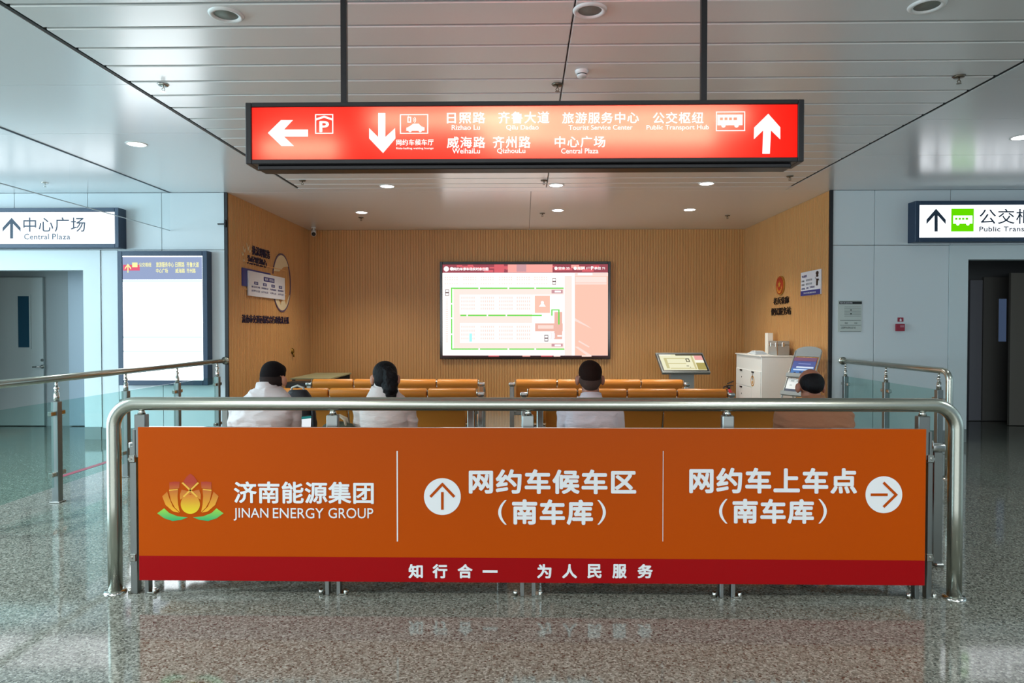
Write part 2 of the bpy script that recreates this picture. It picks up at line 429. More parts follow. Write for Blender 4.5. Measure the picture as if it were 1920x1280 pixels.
door('door_1', -60, 85, YCL, 2.3, DOORW, (35, 555, 55, 651), (80, 687))
door('door_2', 132, 200, YCL, 2.45, mat('blue grey panel', '93a4b0', 0.4), None)
door('door_3', 1840, 1890, YCR, 2.35, DOORD, (1871, 560, 1887, 640), None, LIT)
door('door_4', 1815, 1838, YCR, 2.3, mat('grey lilac panel', '83858d', 0.45), None)
# a door leaf standing open into the right corridor
m = MB(); a = PZ(1892, 798, 0); ang = radians(20)
xx = a.x; yy = a.y
m.prism([(xx, yy, 0.01), (xx+1.0*cos(ang), yy-1.0*sin(ang)*0.25, 0.01), (xx+1.0*cos(ang), yy-1.0*sin(ang)*0.25+0.045, 0.01), (xx, yy+0.045, 0.01)], (0, 0, 2.36))
struct(m, 'door_5', mat('open door leaf', '77766e', 0.5))

# ================================================================== HANGING RED LIGHTBOX
YS = 3.42
x0s, x1s = PY(460, 247, YS).x, PY(1508, 247, YS).x
zb, zt = PY(984, 305, YS).z, PY(984, 189, YS).z
S = thing('hanging_sign', 'long red illuminated direction sign hanging on two black rods', 'sign', ((x0s+x1s)/2, YS, zb))
dS = 0.16; fr = 0.03
m = MB()
for (a, c) in (((x0s, YS, zb), (x0s+fr, YS+dS, zt)), ((x1s-fr, YS, zb), (x1s, YS+dS, zt)), ((x0s+fr, YS, zt-fr*0.75), (x1s-fr, YS+dS, zt)), ((x0s+fr, YS, zb), (x1s-fr, YS+dS, zb+fr*0.75))):
    m.box(a, c, 0.003)
m.build('frame', BLACKP, S)
m = MB(); m.box((x0s+0.05, YS+0.03, zb-0.022), (x1s-0.05, YS+dS-0.03, zb), 0.004); m.build('bottom_rail', BLACKP, S)
for px in (637.5, 1327):
    x = PY(px, 100, YS).x; m = MB(); m.box((x-0.0145, YS+0.065, zt), (x+0.0145, YS+0.094, CEIL)); m.box((x-0.05, YS+0.03, CEIL-0.008), (x+0.05, YS+0.13, CEIL)); m.build('hanger_rod', BLACKP, S)
REDF = backlit('red lightbox face', 'ff1a12', 0.9, (0.85, 0.175, 0.125))
WHTF = emis('backlit white film', 'fffaf4', 1.25)
m = MB(); m.quad((x0s+fr, YS+0.012, zb+fr*.75), (x1s-fr, YS+0.012, zb+fr*.75), (x1s-fr, YS+0.012, zt-fr*.75), (x0s+fr, YS+0.012, zt-fr*.75))
FA = m.build('front_face', REDF, S)
m = MB(); m.quad((x1s-fr, YS+dS-0.012, zb+fr*.75), (x0s+fr, YS+dS-0.012, zb+fr*.75), (x0s+fr, YS+dS-0.012, zt-fr*.75), (x1s-fr, YS+dS-0.012, zt-fr*.75))
m.build('back_face', REDF, S)
TUBE = emis('fluorescent tube', 'fff6ea', 12.0)
for (pa, pb, py) in ((905, 1335, 262), (700, 1010, 232), (500, 640, 284), (870, 1390, 226)):
    a = PY(pa, py, YS+0.08); c = PY(pb, py, YS+0.08); m = MB(); m.cyl(a, c, 0.013, n=10); m.build('lamp_tube', TUBE, S)
Yf = YS+0.012
def T(s, *a, **k):
    m = MB(); ptext(m, s, *a, Yf, **k); m.build('lettering', WHTF, FA)
for s, b in (('日照路', (838, 210, 910, 232)), ('齐鲁大道', (934, 209, 1030, 232)), ('旅游服务中心', (1054, 210, 1198, 232)), ('公交枢纽', (1224, 210, 1319, 232)),
             ('威海路', (838, 256, 910, 278)), ('齐州路', (924, 255, 995, 278)), ('中心广场', (1040, 255, 1135, 277))):
    T(s, *b, bold=0.018, sp=1.12)
for s, b in (('Rizhao Lu', (847, 234, 900, 244)), ('Qilu Dadao', (949, 234, 1010, 245)), ('Tourist Service Center', (1066, 234, 1186, 244)), ('Public Transport Hub', (1212, 234, 1329, 246)),
             ('WeihaiLu', (848, 278, 900, 288)), ('QizhouLu', (932, 278, 985, 289)), ('Central Plaza', (1052, 278, 1122, 288)), ('Ride-hailing waiting lounge', (743, 276, 813, 281))):
    T(s, *b, bold=0.012)
T('网约车候车厅', 743, 261, 813, 273, bold=0.016, sp=1.05)

def zo(ox, oy, s): return lambda pts: [(ox+x*s, oy+y*s) for x, y in pts]
A = zo(440, 160, 0.28125); B = zo(980, 160, 0.29167)
for pts in (A([(222,318),(310,232),(390,232),(330,295),(490,295),(490,342),(330,342),(397,405),(313,405)]), A([(957,185),(1005,185),(1005,345),(1070,285),(1072,355),(990,452),(897,355),(897,285),(957,345)]),
            B([(1578,183),(1655,270),(1655,348),(1595,290),(1588,440),(1540,440),(1545,290),(1485,348),(1487,272)])):
    m = MB(); ppoly(m, pts, Yf); m.build('arrow_symbol', WHTF, FA)
m = MB()
pframe(m, 591, 214, 625, 251, 2, Yf); ppoly(m, [(593,222),(608,217),(623,222),(623,226),(608,221),(593,226)], Yf); ptext(m, 'P', 599, 227, 617, 248, Yf, bold=0.05); m.build('parking_pictogram', WHTF, FA); m = MB()
pframe(m, 750, 214, 803, 251, 2, Yf)
ppoly(m, [(762,245),(762,240),(768,237),(775,232),(785,232),(790,237),(796,239),(796,245)], Yf); pdisc(m, 769, 245, 3, Yf); pdisc(m, 788, 245, 3, Yf)
pframe(m, 764, 219, 771, 230, 2, Yf); rect(m, 765, 217, 766, 220, Yf, -0.002)
for r in (3, 6): ppoly(m, [(773+r*cos(a/10), 225+r*sin(a/10)) for a in range(-9, 10, 3)]+[(773+(r+1.3)*cos(a/10), 225+(r+1.3)*sin(a/10)) for a in range(9, -10, -3)], Yf)
m.build('car_pictogram', WHTF, FA); m = MB()
def bus(m, x0, y0, x1, y1, Y, dy=-0.002):
    W = x1-x0; H = y1-y0; q = lambda a, b: (x0+a*W, y0+b*H)
    for a, b in ((0.0, 0.10), (0.22, 0.28), (0.40, 0.46), (0.58, 0.64), (0.78, 1.0)):
        rect(m, *q(a, 0.22), *q(b, 0.42), Y, dy)
    rect(m, *q(0, 0), *q(1, 0.22), Y, dy); rect(m, *q(0, 0.42), *q(1, 0.8), Y, dy)
    for a in (0.24, 0.76): pdisc(m, *q(a, 0.82), 0.085*W, Y, dy, 20)
pframe(m, 1342, 209, 1397, 246, 2, Yf); bus(m, 1345, 215, 1392, 240, Yf)
m.build('bus_pictogram', WHTF, FA)

# ================================================================== WALL LIGHTBOXES LEFT AND RIGHT
WHITEL = emis('white lightbox face', 'f4f9ff', 1.7); BLUELET = mat('navy film', '0f2c44', 0.5); GREYLET = mat('grey blue film', '3c5264', 0.5)
def lightbox(name, label, px0, px1, py0, py1, Y, dep, fw):
    a = PY(px0, py1, Y); c = PY(px1, py0, Y); o = thing(name, label, 'sign', ((a.x+c.x)/2, YW, a.z)); m = MB()
    m.box((a.x, Y, a.z), (a.x+fw, YW-0.001, c.z), 0.004); m.box((c.x-fw, Y, a.z), (c.x, YW-0.001, c.z), 0.004)
    m.box((a.x+fw, Y, a.z), (c.x-fw, YW-0.001, a.z+fw), 0.004); m.box((a.x+fw, Y, c.z-fw), (c.x-fw, YW-0.001, c.z), 0.004); m.build('frame', NAVYF, o)
    m = MB(); m.box((a.x+fw, Y+0.01, a.z+fw), (c.x-fw, Y+0.03, c.z-fw)); f = m.build('face_panel', WHITEL, o)
    return o, f
YL = 9.02
o, f = lightbox('wall_sign', 'white lightbox with up arrow but no bus symbol over a doorway', -175, 222, 389, 465, YL, 0, 0.055); Yf = YL+0.01
m = MB(); ptext(m, '中心广场', 44, 407, 160, 435, Yf, bold=0.008, sp=1.05); m.build('lettering', BLUELET, f)
for wd, c0, c1 in (('Central', 45.5, 92), ('Plaza', 98, 132)):
    m = MB(); ptext(m, wd, c0, 438, c1, 449, Yf, sp=1.06, bold=0.022); m.build('english_lettering', GREYLET, f)
def uparrow(m, x0, y0, x1, y1, Y):
    W = x1-x0; H = y1-y0; ppoly(m, [(x0+a*W, y0+b*H) for a, b in ((.5,0),(1,.48),(1,.68),(.585,.30),(.585,1),(.415,1),(.415,.30),(0,.68),(0,.48))], Y)
m = MB(); uparrow(m, 5, 408, 39, 447, Yf); m.build('arrow_symbol', BLUELET, f)
o, f = lightbox('wall_sign', 'white lightbox with green bus symbol over a doorway', 1716, 2110, 375, 453, YL, 0, 0.055)
m = MB(); ptext(m, '公交枢纽', 1836, 391, 1972, 420, Yf, bold=0.008, sp=1.05); ptext(m, 'Public Transport Hub', 1836, 424, 1985, 437, Yf, sp=1.05, bold=0.022); m.build('lettering', BLUELET, f)
m = MB(); uparrow(m, 1737, 391, 1773, 434, Yf); m.build('arrow_symbol', BLUELET, f)
m = MB(); rect(m, 1783, 391, 1826, 434, Yf, -0.0015); m.mi = 1; bus(m, 1787, 404, 1823, 423, Yf, -0.003); m.build('bus_pictogram', [emis('green film', '5fd000', 1.0), WHITEL], f)

# upright advertising display on the left wall
YD = 9.06
a = PY(222, 722, YD); c = PY(388, 470, YD)
o = thing('display_screen', 'tall upright lit display panel in dark frame beside the alcove', 'display', ((a.x+c.x)/2, YW, a.z)); t = 0.066
m = MB(); m.box((a.x, YD, a.z), (a.x+t, YW-0.001, c.z), .004); m.box((c.x-t, YD, a.z), (c.x, YW-0.001, c.z), .004); m.box((a.x+t, YD, a.z), (c.x-t, YW-0.001, a.z+t), .004); m.box((a.x+t, YD, c.z-t), (c.x-t, YW-0.001, c.z), .004); m.build('frame', NAVYF, o)
m = MB(); m.box((a.x+t, YD+0.015, a.z+t), (c.x-t, YD+0.03, c.z-t)); f = m.build('screen', emis('overbright display', 'f2fbff', 4.0), o)
Yf = YD+0.015
m = MB(); rect(m, 230, 481, 379, 524, Yf, -0.001); m.mi = 1; rect(m, 231, 496, 262, 507, Yf, -0.0015)
m.mi = 2; uparrow(m, 234, 494, 246, 511, Yf); rect(m, 248, 492, 258, 501, Yf, -0.003)
for s, b in (('公交枢纽', (261, 492, 284, 500)), ('旅游服务中心', (293, 491, 326, 501)), ('日照路', (329, 491, 346, 501)), ('齐鲁大道', (350, 491, 373, 501)), ('中心广场', (293, 503, 315, 512)), ('威海路', (329, 503, 347, 512)), ('齐州路', (350, 503, 367, 512))):
    ptext(m, s, *b, Yf, dy=-0.004, bold=0.015)
m.mi = 3; rect(m, 230, 524, 379, 529, Yf, -0.001)
m.build('screen_image', [emis('display header', '93a2c4', 1.0), emis('display red', 'e0607c', 1.0), emis('display yellow', 'f8f4a8', 1.0), emis('display pale blue', 'd9f0fb', 1.1)], f)
m = MB(); rect(m, 230, 630, 379, 634, Yf, -0.001); rect(m, 230, 657, 379, 660, Yf, -0.001); m.build('screen_band', MATS['display pale blue'], f)

# small dark bracket on the left trim
m = MB(); p = PY(415, 420, YW-0.03); m.box((p.x-0.045, YW-0.05, p.z-0.008), (XL-0.01, YW-0.02, p.z+0.008)); m.box((XL-0.03, YW-0.045, p.z-0.04), (XL-0.005, YW-0.0205, p.z+0.06), 0.004)
tag(m.build('wall_bracket', BLACKP), 'small black bracket on the black trim left of the alcove', 'bracket')

# ================================================================== SMOKE BARRIER GLASS (hangs from the ceiling left)
xg = -4.80
o = thing('smoke_barrier', 'clear glass smoke barrier hanging from the ceiling above the long glass railing', 'glass barrier', (xg, 6, CEIL))
for i, (ya, yb) in enumerate(((3.0, 5.1), (5.11, 7.15), (7.16, YW-0.012))):
    m = MB(); m.box((xg-0.005, ya, 2.84), (xg+0.005, yb, CEIL-0.001)); m.build('glass_pane', CLEARGL, o)
m = MB(); m.box((xg-0.012, 3.0, CEIL-0.006), (xg-0.0055, YW-0.012, CEIL)); m.box((xg+0.0055, 3.0, CEIL-0.006), (xg+0.012, YW-0.012, CEIL)); m.build('ceiling_channel', mat('dark channel', '3b4f5e', 0.4), o)
m = MB(); m.box((xg-0.006, 3.0, 2.832), (xg+0.006, YW-0.012, 2.84)); m.build('bottom_edge', mat('glass edge', 'a9bcc4', 0.3), o)

# ================================================================== CEILING FITTINGS
LAMP = emis('downlight glow', 'f6fbff', 14.0); RING = mat('white ring', 'd8dad8', 0.4)
def spot(loc, power, col, ang=122):
    d = bpy.data.lights.new('downlight_lamp', 'SPOT'); d.energy = power; d.color = col; d.spot_size = radians(ang); d.spot_blend = 0.8; d.shadow_soft_size = 0.07
    o = bpy.data.objects.new('downlight_lamp', d); COL.objects.link(o); o.location = loc; return o
def downlight(px, py, label, power, col=(1, 0.95, 0.86)):
    p = PZ(px, py, CEIL); dl = thing('downlight', label, 'ceiling light', p, 'lit downlights')
    m = MB(); m.lathe([(0.085, 0.0), (0.085, -0.006), (0.1, -0.005), (0.104, 0.0)], p); m.build('trim_ring', RING, dl)
    m = MB(); m.lathe([(0.0, -0.003), (0.085, -0.003), (0.085, -0.001), (0.0, -0.001)], p); m.build('lens', LAMP, dl)
    s = spot((p.x, p.y, p.z-0.02), power, col); s.parent = dl; s.location = (0, 0, -0.02)
DLP = 195
for px, py, lb in ((726, 349, 'lit downlight in nearer alcove row, left of three'), (1043, 347, 'lit downlight in nearer alcove row, middle of three'), (1325, 344, 'lit downlight in nearer alcove row, right of three'),
                   (678, 398, 'lit downlight in far alcove row, left of three'), (1046, 394, 'lit downlight in far alcove row, middle of three'), (1293, 393, 'lit downlight in far alcove row, right of three')):
    downlight(px, py, lb, DLP)
downlight(256, 270, 'lit downlight in plain ceiling above the long glass railing', 60, (0.9, 0.97, 1)); downlight(1916, 257, 'lit downlight above the lightbox with the green bus symbol', 22, (0.9, 0.97, 1))
# round recessed speakers in the slats
def speaker(px, py, label):
    p = PZ(px, py, CEIL); o = thing('ceiling_speaker', label, 'ceiling speaker', p, 'round ceiling speakers')
    m = MB(); m.lathe([(0.068, 0.0), (0.07, -0.008), (0.088, -0.014), (0.098, -0.006), (0.1, 0.0)], p, 32); m.build('trim_ring', RING, o)
    m = MB(); m.lathe([(0.0, -0.002), (0.069, -0.002), (0.069, 0.0), (0.0, 0.0)], p, 32); m.build('grille', mat('speaker grille', '7e8680', 0.6), o)
for px, py, lb in ((424, 27, 'round unlit ceiling speaker left of the sign rods'), (1106, 19, 'round unlit ceiling speaker between the sign rods'), (1738, 10, 'round unlit ceiling speaker right of the sign rods')): speaker(px, py, lb)
SPR = mat('bronze fitting', '6b6254', 0.35, 0.8)
def sprinkler(px, py, label, mt=SPR):
    p = PZ(px, py, CEIL-0.02); p.z = CEIL; o = thing('sprinkler', label, 'sprinkler', p, 'ceiling sprinklers')
    m = MB(); m.lathe([(0.0, -0.012), (0.034, -0.012), (0.044, 0.0), (0.0, 0.0)], p); m.build('escutcheon', mt, o)
    m = MB(); m.cyl((p.x, p.y, p.z-0.012), (p.x, p.y, p.z-0.028), 0.007, n=10)
    m.tube([(p.x-0.004, p.y, p.z-0.028), (p.x-0.013, p.y, p.z-0.038), (p.x-0.004, p.y, p.z-0.052)], 0.003, 6); m.tube([(p.x+0.004, p.y, p.z-0.028), (p.x+0.013, p.y, p.z-0.038), (p.x+0.004, p.y, p.z-0.052)], 0.003, 6)
    m.cyl((p.x, p.y, p.z-0.052), (p.x, p.y, p.z-0.055), 0.017, n=14); m.build('sprinkler_head', mt, o)
for px, py, lb in ((306, 163, 'sprinkler in the slats left of the red sign'), (1045, 163, 'sprinkler in the slats above the middle of the sign'), (1798, 148, 'dark sprinkler in the slats right of the red sign'),
                   (567, 341, 'sprinkler near left end of slats below the sign'), (1020, 341, 'sprinkler beside the middle nearer downlight'), (1481, 333, 'sprinkler near right end of slats below the sign'),
                   (677, 410, 'sprinkler beside the far left downlight'), (1017, 402, 'sprinkler beside the far middle downlight'), (1364, 406, 'sprinkler right of the far right downlight'), (84, 345, 'sprinkler in plain ceiling behind the glass barrier')):
    sprinkler(px, py, lb, CHROME if px in (306, 84) else SPR)
p = PZ(1091, 133, CEIL); o = thing('smoke_detector', 'white smoke detector in the slats behind the sign', 'smoke detector', p)
m = MB(); m.lathe([(0.0, -0.045), (0.03, -0.045), (0.036, -0.036), (0.036, -0.03)], p); m.lathe([(0.036, -0.024), (0.044, -0.02), (0.05, 0.0)], p); m.build('housing', RING, o)
m = MB(); m.cyl((p.x, p.y, p.z-0.031), (p.x, p.y, p.z-0.022), 0.033); m.build('sensor_slot', BLACKP, o)
# surveillance camera in the far left alcove corner
p = PY(588, 432, YB-0.35); p.z = CEIL; o = thing('security_camera', 'white security camera in far left corner of the alcove ceiling', 'camera', p)
m = MB(); m.cyl((p.x, p.y, CEIL), (p.x, p.y, CEIL-0.02), 0.045); m.cyl((p.x, p.y, CEIL-0.02), (p.x, p.y, CEIL-0.06), 0.02); m.build('mount', RING, o)
q = Vector((p.x, p.y, CEIL-0.09)); dv = Vector((0.25, -0.8, -0.45)).normalized()
m = MB(); m.cyl(q-dv*0.07, q+dv*0.09, 0.045); m.build('camera_body', RING, o); m = MB(); m.cyl(q+dv*0.09, q+dv*0.094, 0.038); m.build('lens', BLACKP, o)

# ================================================================== FRONT RAILING
xa, xb = PY(214.5, 930, YR).x, PY(1791, 930, YR).x
HR = 0.038; zr_ = PY(960, 757.5, YR).z
R_ = thing('steel_railing', 'brushed steel guard railing across the front behind the orange banner', 'railing', ((xa+xb)/2, YR, 0))
def bend(x, z, sx, r=0.13, n=9): return [(x + sx*(r - r*cos(a*pi/2/n)), YR, z - r + r*sin(a*pi/2/n)) for a in range(n+1)]
m = MB(); pts = [(xa, YR, 0.0)] + [(xa, YR, 0.5)] + bend(xa, zr_, 1) + [(0, YR, zr_)] + list(reversed(bend(xb, zr_, -1))) + [(xb, YR, 0.5), (xb, YR, 0.0)]
m.tube(pts, HR, 24); m.build('handrail', STEEL, R_)
for x in (xa, xb):
    m = MB(); m.lathe([(0.0, 0.016), (HR+0.002, 0.016), (0.055, 0.012), (0.06, 0.004), (0.06, 0.0)], (x, YR, 0)); m.build('base_flange', CHROME, R_)
zp = PY(960, 806, YR).z
for i, px in enumerate((267, 625, 990, 1363, 1728)):
    x = PY(px, 930, YR).x; m = MB()
    m.box((x-0.032, YR-0.022, zp-0.16), (x+0.032, YR+0.022, zp+0.085), 0.004)
    for s in (-1, 1): m.box((x+s*0.032-0.011, YR-0.022, 0.0), (x+s*0.032+0.011, YR+0.022, zp+0.0), 0.002)
    post = m.build('post', PSTEEL, R_)
    m = MB(); m.cyl((x, YR, zp+0.085), (x, YR, zp+0.115), 0.022, 0.012); m.cyl((x, YR, zp+0.115), (x, YR, zr_-HR+0.004), 0.013); m.lathe([(0.013, 0.0), (0.019, 0.012), (0.013, 0.024)], (x, YR, zp+0.118)); m.build('spigot', CHROME, post)
    for s in (-1, 1):
        m = MB(); m.box((x+s*0.045-0.012, YR-0.03, 0.0), (x+s*0.045+0.022*s+0.012, YR+0.03, 0.012), 0.003); m.cyl((x+s*0.07, YR-0.01, 0.0), (x+s*0.07, YR-0.01, 0.03), 0.011); m.build('foot_plate', CHROME, post)
for px, sg in ((251, -1), (1741, 1)):
    x = PY(px, 930, YR).x; m = MB(); m.box((x-0.012, YR-0.02, 0.0), (x+0.012, YR+0.03, PY(0, 835, YR).z), 0.003); sp = m.build('side_bar', PSTEEL, R_)
    for py in (858, 1042):
        z = PY(px, py, YR).z; m = MB(); m.box((x-sg*0.028, YR-0.034, z-0.022), (x+sg*0.010, YR-0.0205, z+0.022), 0.004); m.cyl((x, YR-0.034, z), (x, YR-0.042, z), 0.009); m.build('glass_clamp', CHROME, sp)

# ------------------------------------------------------------------ orange banner board on the railing
YN = YR-0.075
a = PY(261, 1087.5, YN); c = PY(1737, 804.5, YN); zred = PY(960, 1046, YN).z; xm = PY(930, 900, YN).x
BN = thing('banner_board', 'long orange direction board with red base strip fixed to the front railing', 'banner', ((a.x+c.x)/2, YN, a.z))
ORG = mat('orange print', 'a64300', 0.32, spec=0.12, coat=0.0); REDP = mat('red print', '8c080d', 0.32, spec=0.12); WP = mat('white print', 'd3d9dc', 0.4)
m = MB()
for x0, x1 in ((a.x, c.x),): m.box((x0, YN, zred), (x1, YN+0.008, c.z), 0.001)
bd = m.build('board', ORG, BN)
m = MB()
for x0, x1 in ((a.x, c.x),): m.box((x0, YN, a.z), (x1, YN+0.008, zred), 0.001)
rs = m.build('red_strip', REDP, BN)
m = MB(); m.box((a.x, YN+0.008, c.z-0.006), (c.x, YN+0.02, c.z+0.002)); m.box((a.x, YN+0.008, a.z), (c.x, YN+0.018, a.z+0.005)); m.build('edge_strip', CHROME, BN)
m = MB(); ptext(m, '济南能源集团', 439, 903, 701, 943, YN, bold=0.024, sp=1.03); m.build('company_lettering', WP, bd)
for wd, c0, c1 in (('JINAN', 438.5, 503.5), ('ENERGY', 512, 607), ('GROUP', 616, 700)):
    m = MB(); ptext(m, wd, c0, 952, c1, 975.5 if wd[0] == 'J' else 971, YN, bold=0.004); m.build('english_lettering', WP, bd)
m = MB(); ptext(m, '网约车候车区', 879, 880, 1193, 925, YN, bold=0.034, sp=1.08)
m2 = [('（', 932, 936, 950, 983), ('南车库', 960, 936, 1112, 983), ('）', 1121, 936, 1139, 983)]
def paren(m, x0, y0, x1, y1, flip):
    n = 12; W = x1-x0; H = y1-y0; o_ = []; i_ = []
    for k in range(n+1):
        t = -1+2*k/n; yy = y0+H*(t+1)/2; o = W*0.8*t*t*0.98; i = W*0.36+W*0.64*t*t
        if flip: o_.append((x1-o, yy)); i_.append((x1-i, yy))
        else: o_.append((x0+o, yy)); i_.append((x0+i, yy))
    for k in range(n): ppoly(m, [o_[k], i_[k], i_[k+1], o_[k+1]], YN)
paren(m, 934, 937, 950, 983, False); paren(m, 1120, 937, 1136, 983, True); ptext(m, '南车库', 960, 936, 1112, 983, YN, bold=0.034, sp=1.08)
m.build('waiting_area_lettering', WP, bd)
m = MB(); ptext(m, '网约车上车点', 1292, 877, 1607, 924, YN, bold=0.034, sp=1.08); paren(m, 1348, 935, 1364, 981, False); paren(m, 1534, 935, 1550, 981, True); ptext(m, '南车库', 1373, 935, 1526, 981, YN, bold=0.034, sp=1.08)
m.build('pickup_point_lettering', WP, bd)
for ch, c0, c1 in (('知', 766, 793), ('行', 811, 839), ('合', 858, 886), ('一', 905, 933), ('为', 1007, 1034), ('人', 1054, 1082), ('民', 1101, 1128), ('服', 1148, 1175), ('务', 1195, 1224)):
    m = MB(); ptext(m, ch, c0, 1057 if ch != '一' else 1068.5, c1, 1083.5 if ch != '一' else 1073, YN, bold=0.035 if ch != '一' else 0.01); m.build('slogan_character', WP, rs)
for px in (745, 1243):
    m = MB(); rect(m, px-0.9, 845, px+0.9, 1014.5, YN, -0.002); m.build('divider_line', WP, bd)
def bar(m, x0, y0, x1, y1, t, Y, dy):
    dx, dy_ = x1-x0, y1-y0; L = sqrt(dx*dx+dy_*dy_); nx, ny = -dy_/L*t/2, dx/L*t/2
    ppoly(m, [(x0+nx, y0+ny), (x1+nx, y1+ny), (x1-nx, y1-ny), (x0-nx, y0-ny)], Y, dy)
m = MB(); pdisc(m, 829.5, 930.5, 34.5, YN, -0.0015, 56); m.mi = 1; bar(m, 829.5, 922, 829.5, 955, 5, YN, -0.003); bar(m, 830.8, 906, 807, 931, 5, YN, -0.003); bar(m, 828.2, 906, 852, 931, 5, YN, -0.0031); m.build('arrow_symbol', [WP, ORG], bd)
m = MB(); pdisc(m, 1657, 927, 34.5, YN, -0.0015, 56); m.mi = 1; bar(m, 1632, 927, 1664, 927, 5, YN, -0.003); bar(m, 1681, 928.3, 1656, 904, 5, YN, -0.003); bar(m, 1681, 925.7, 1656, 950, 5, YN, -0.0031); m.build('arrow_symbol', [WP, ORG], bd)
# lotus emblem: petals of red to yellow, green leaves, a golden disc (zoom coordinates of the photo)
L = zo(180, 730, 0.3125)
def petal_mat(name, lo, hi, z0, z1):
    mt = bpy.data.materials.new(name); mt.use_nodes = True; nt = mt.node_tree; b = nt.nodes['Principled BSDF']; b.inputs['Roughness'].default_value = 0.3
    g = nt.nodes.new('ShaderNodeNewGeometry'); s = nt.nodes.new('ShaderNodeSeparateXYZ'); nt.links.new(g.outputs['Position'], s.inputs[0])
    r = nt.nodes.new('ShaderNodeMapRange'); r.inputs[1].default_value = z0; r.inputs[2].default_value = z1; nt.links.new(s.outputs[2], r.inputs[0])
    x = nt.nodes.new('ShaderNodeMix'); x.data_type = 'RGBA'; x.inputs[6].default_value = (*lin(lo), 1); x.inputs[7].default_value = (*lin(hi), 1)
    nt.links.new(r.outputs[0], x.inputs[0]); nt.links.new(x.outputs[2], b.inputs['Base Color']); return mt
zz = lambda y: PY(355, 730+y*0.3125, YN).z
PET = petal_mat('petal ink', 'dca41c', '9c2a10', zz(740), zz(560)); DISC = petal_mat('disc ink', 'd2c216', 'c06a18', zz(745), zz(630)); LEAF = petal_mat('leaf ink', '149a5c', '86c03c', zz(785), zz(715)); LINE = mat('yellow line ink', 'd6a83a', 0.4)
m = MB()
def both(pts, dy):
    ppoly(m, L(pts), YN, dy); ppoly(m, L([(1134-x, y) for x, y in reversed(pts)]), YN, dy)
ppoly(m, L([(567,503),(590,522),(610,552),(560,600),(524,552),(545,522)]), YN, -0.0015)
both([(441,556),(470,552),(503,553),(500,592),(441,597)], -0.0015)
both([(438,606),(494,602),(490,640),(494,690),(503,735),(474,708),(450,664)], -0.0015)
both([(398,640),(428,612),(440,650),(462,702),(500,738),(462,730),(418,692)], -0.0015)
ppoly(m, L([(514,600),(567,612),(620,600),(630,630),(628,660),(567,625),(506,660),(504,630)]), YN, -0.0015)
m.mi = 1; pdisc(m, 180+567*.3125, 730+687*.3125, 58*.3125, YN, -0.002)
m.mi = 2; both([(368,742),(410,712),(440,740),(490,760),(552,766),(510,782),(460,788),(410,772)], -0.0015)
m.mi = 3; both([(514,560),(524,556),(612,640),(604,646)], -0.0025); both([(440,600),(492,595),(492,602),(440,607)], -0.0025)
m.build('lotus_emblem', [PET, DISC, LEAF, LINE], bd)

# ================================================================== SIDE RAILINGS WITH GLASS
def side_railing(label, x, ys, y_start, y_end, zt, down):
    o = thing('glass_railing', label, 'railing', (x, (y_start+y_end)/2, 0)); r = 0.032
    m = MB()
    if down: pts = [(x, y_end, 0.0), (x, y_end, zt-0.4)] + [(x, y_end+0.1-0.1*cos(a*pi/18), zt-0.1+0.1*sin(a*pi/18)) for a in range(10)] + [(x, y_start-0.06, zt)]
    else: pts = [(x, y_end, zt), (x, y_start-0.06, zt)]
    m.tube(pts, r, 20); m.lathe([(0.0, 0.06), (0.03, 0.055), (0.05, 0.02), (0.052, 0.0), (0.0, 0.0)], (x, y_start-0.045, zt), 20, Matrix.Rotation(-pi/2, 3, 'X')); m.build('handrail', STEEL, o)
    if down:
        m = MB(); m.lathe([(0, 0.016), (r+0.002, 0.016), (0.05, 0.012), (0.054, 0.0)], (x, y_end, 0)); m.build('base_flange', CHROME, o)
    for y in ys:
        m = MB(); m.box((x-0.03, y-0.03, 0), (x+0.03, y+0.03, zt-0.2), 0.004); m.box((x-0.045, y-0.045, 0), (x+0.045, y+0.045, 0.012), 0.003); po = m.build('post', PSTEEL, o)
        m = MB(); m.cyl((x, y, zt-0.2), (x, y, zt-0.12), 0.024, 0.02); m.cyl((x, y, zt-0.12), (x, y, zt-0.1), 0.014); m.lathe([(0.014, 0), (0.022, 0.014), (0.014, 0.028)], (x, y, zt-0.1)); m.cyl((x, y, zt-0.08), (x, y, zt-r+0.004), 0.011); m.build('spigot', CHROME, po)
        for zc in (0.25, zt-0.3):
            for e0, e1 in ((-0.09, -0.03), (0.03, 0.09)): m = MB(); m.box((x-0.02, y+e0, zc-0.02), (x+0.02, y+e1, zc+0.02), 0.006); m.build('glass_clamp', CHROME, po)
    yy = sorted(ys)
    for i in range(len(yy)-1):
        m = MB(); m.box((x-0.006, yy[i]+0.05, 0.14), (x+0.006, yy[i+1]-0.05, zt-0.2)); m.build('glass_pane', RAILGL, o)
    return o
yl = [4.80, 5.83, 6.86, 7.89, 8.93]
side_railing('long glass railing whose handrail ends beside the tall lit display', -4.05, yl, YW, 4.3, 1.075, False)
side_railing('short glass railing with bent down handrail near the fire alarm', 4.24, [7.05, 8.07, 9.08], YW+0.0, 6.88, 1.08, True)
# red tape strip on the floor left
m = MB(); m.box((-4.75, 6.75, 0.0005), (-4.68, 9.0, 0.002)); tag(m.build('floor_tape', mat('red floor tape', 'b0485c', 0.4)), 'red tape line on the floor behind the left glass railing', 'floor tape')

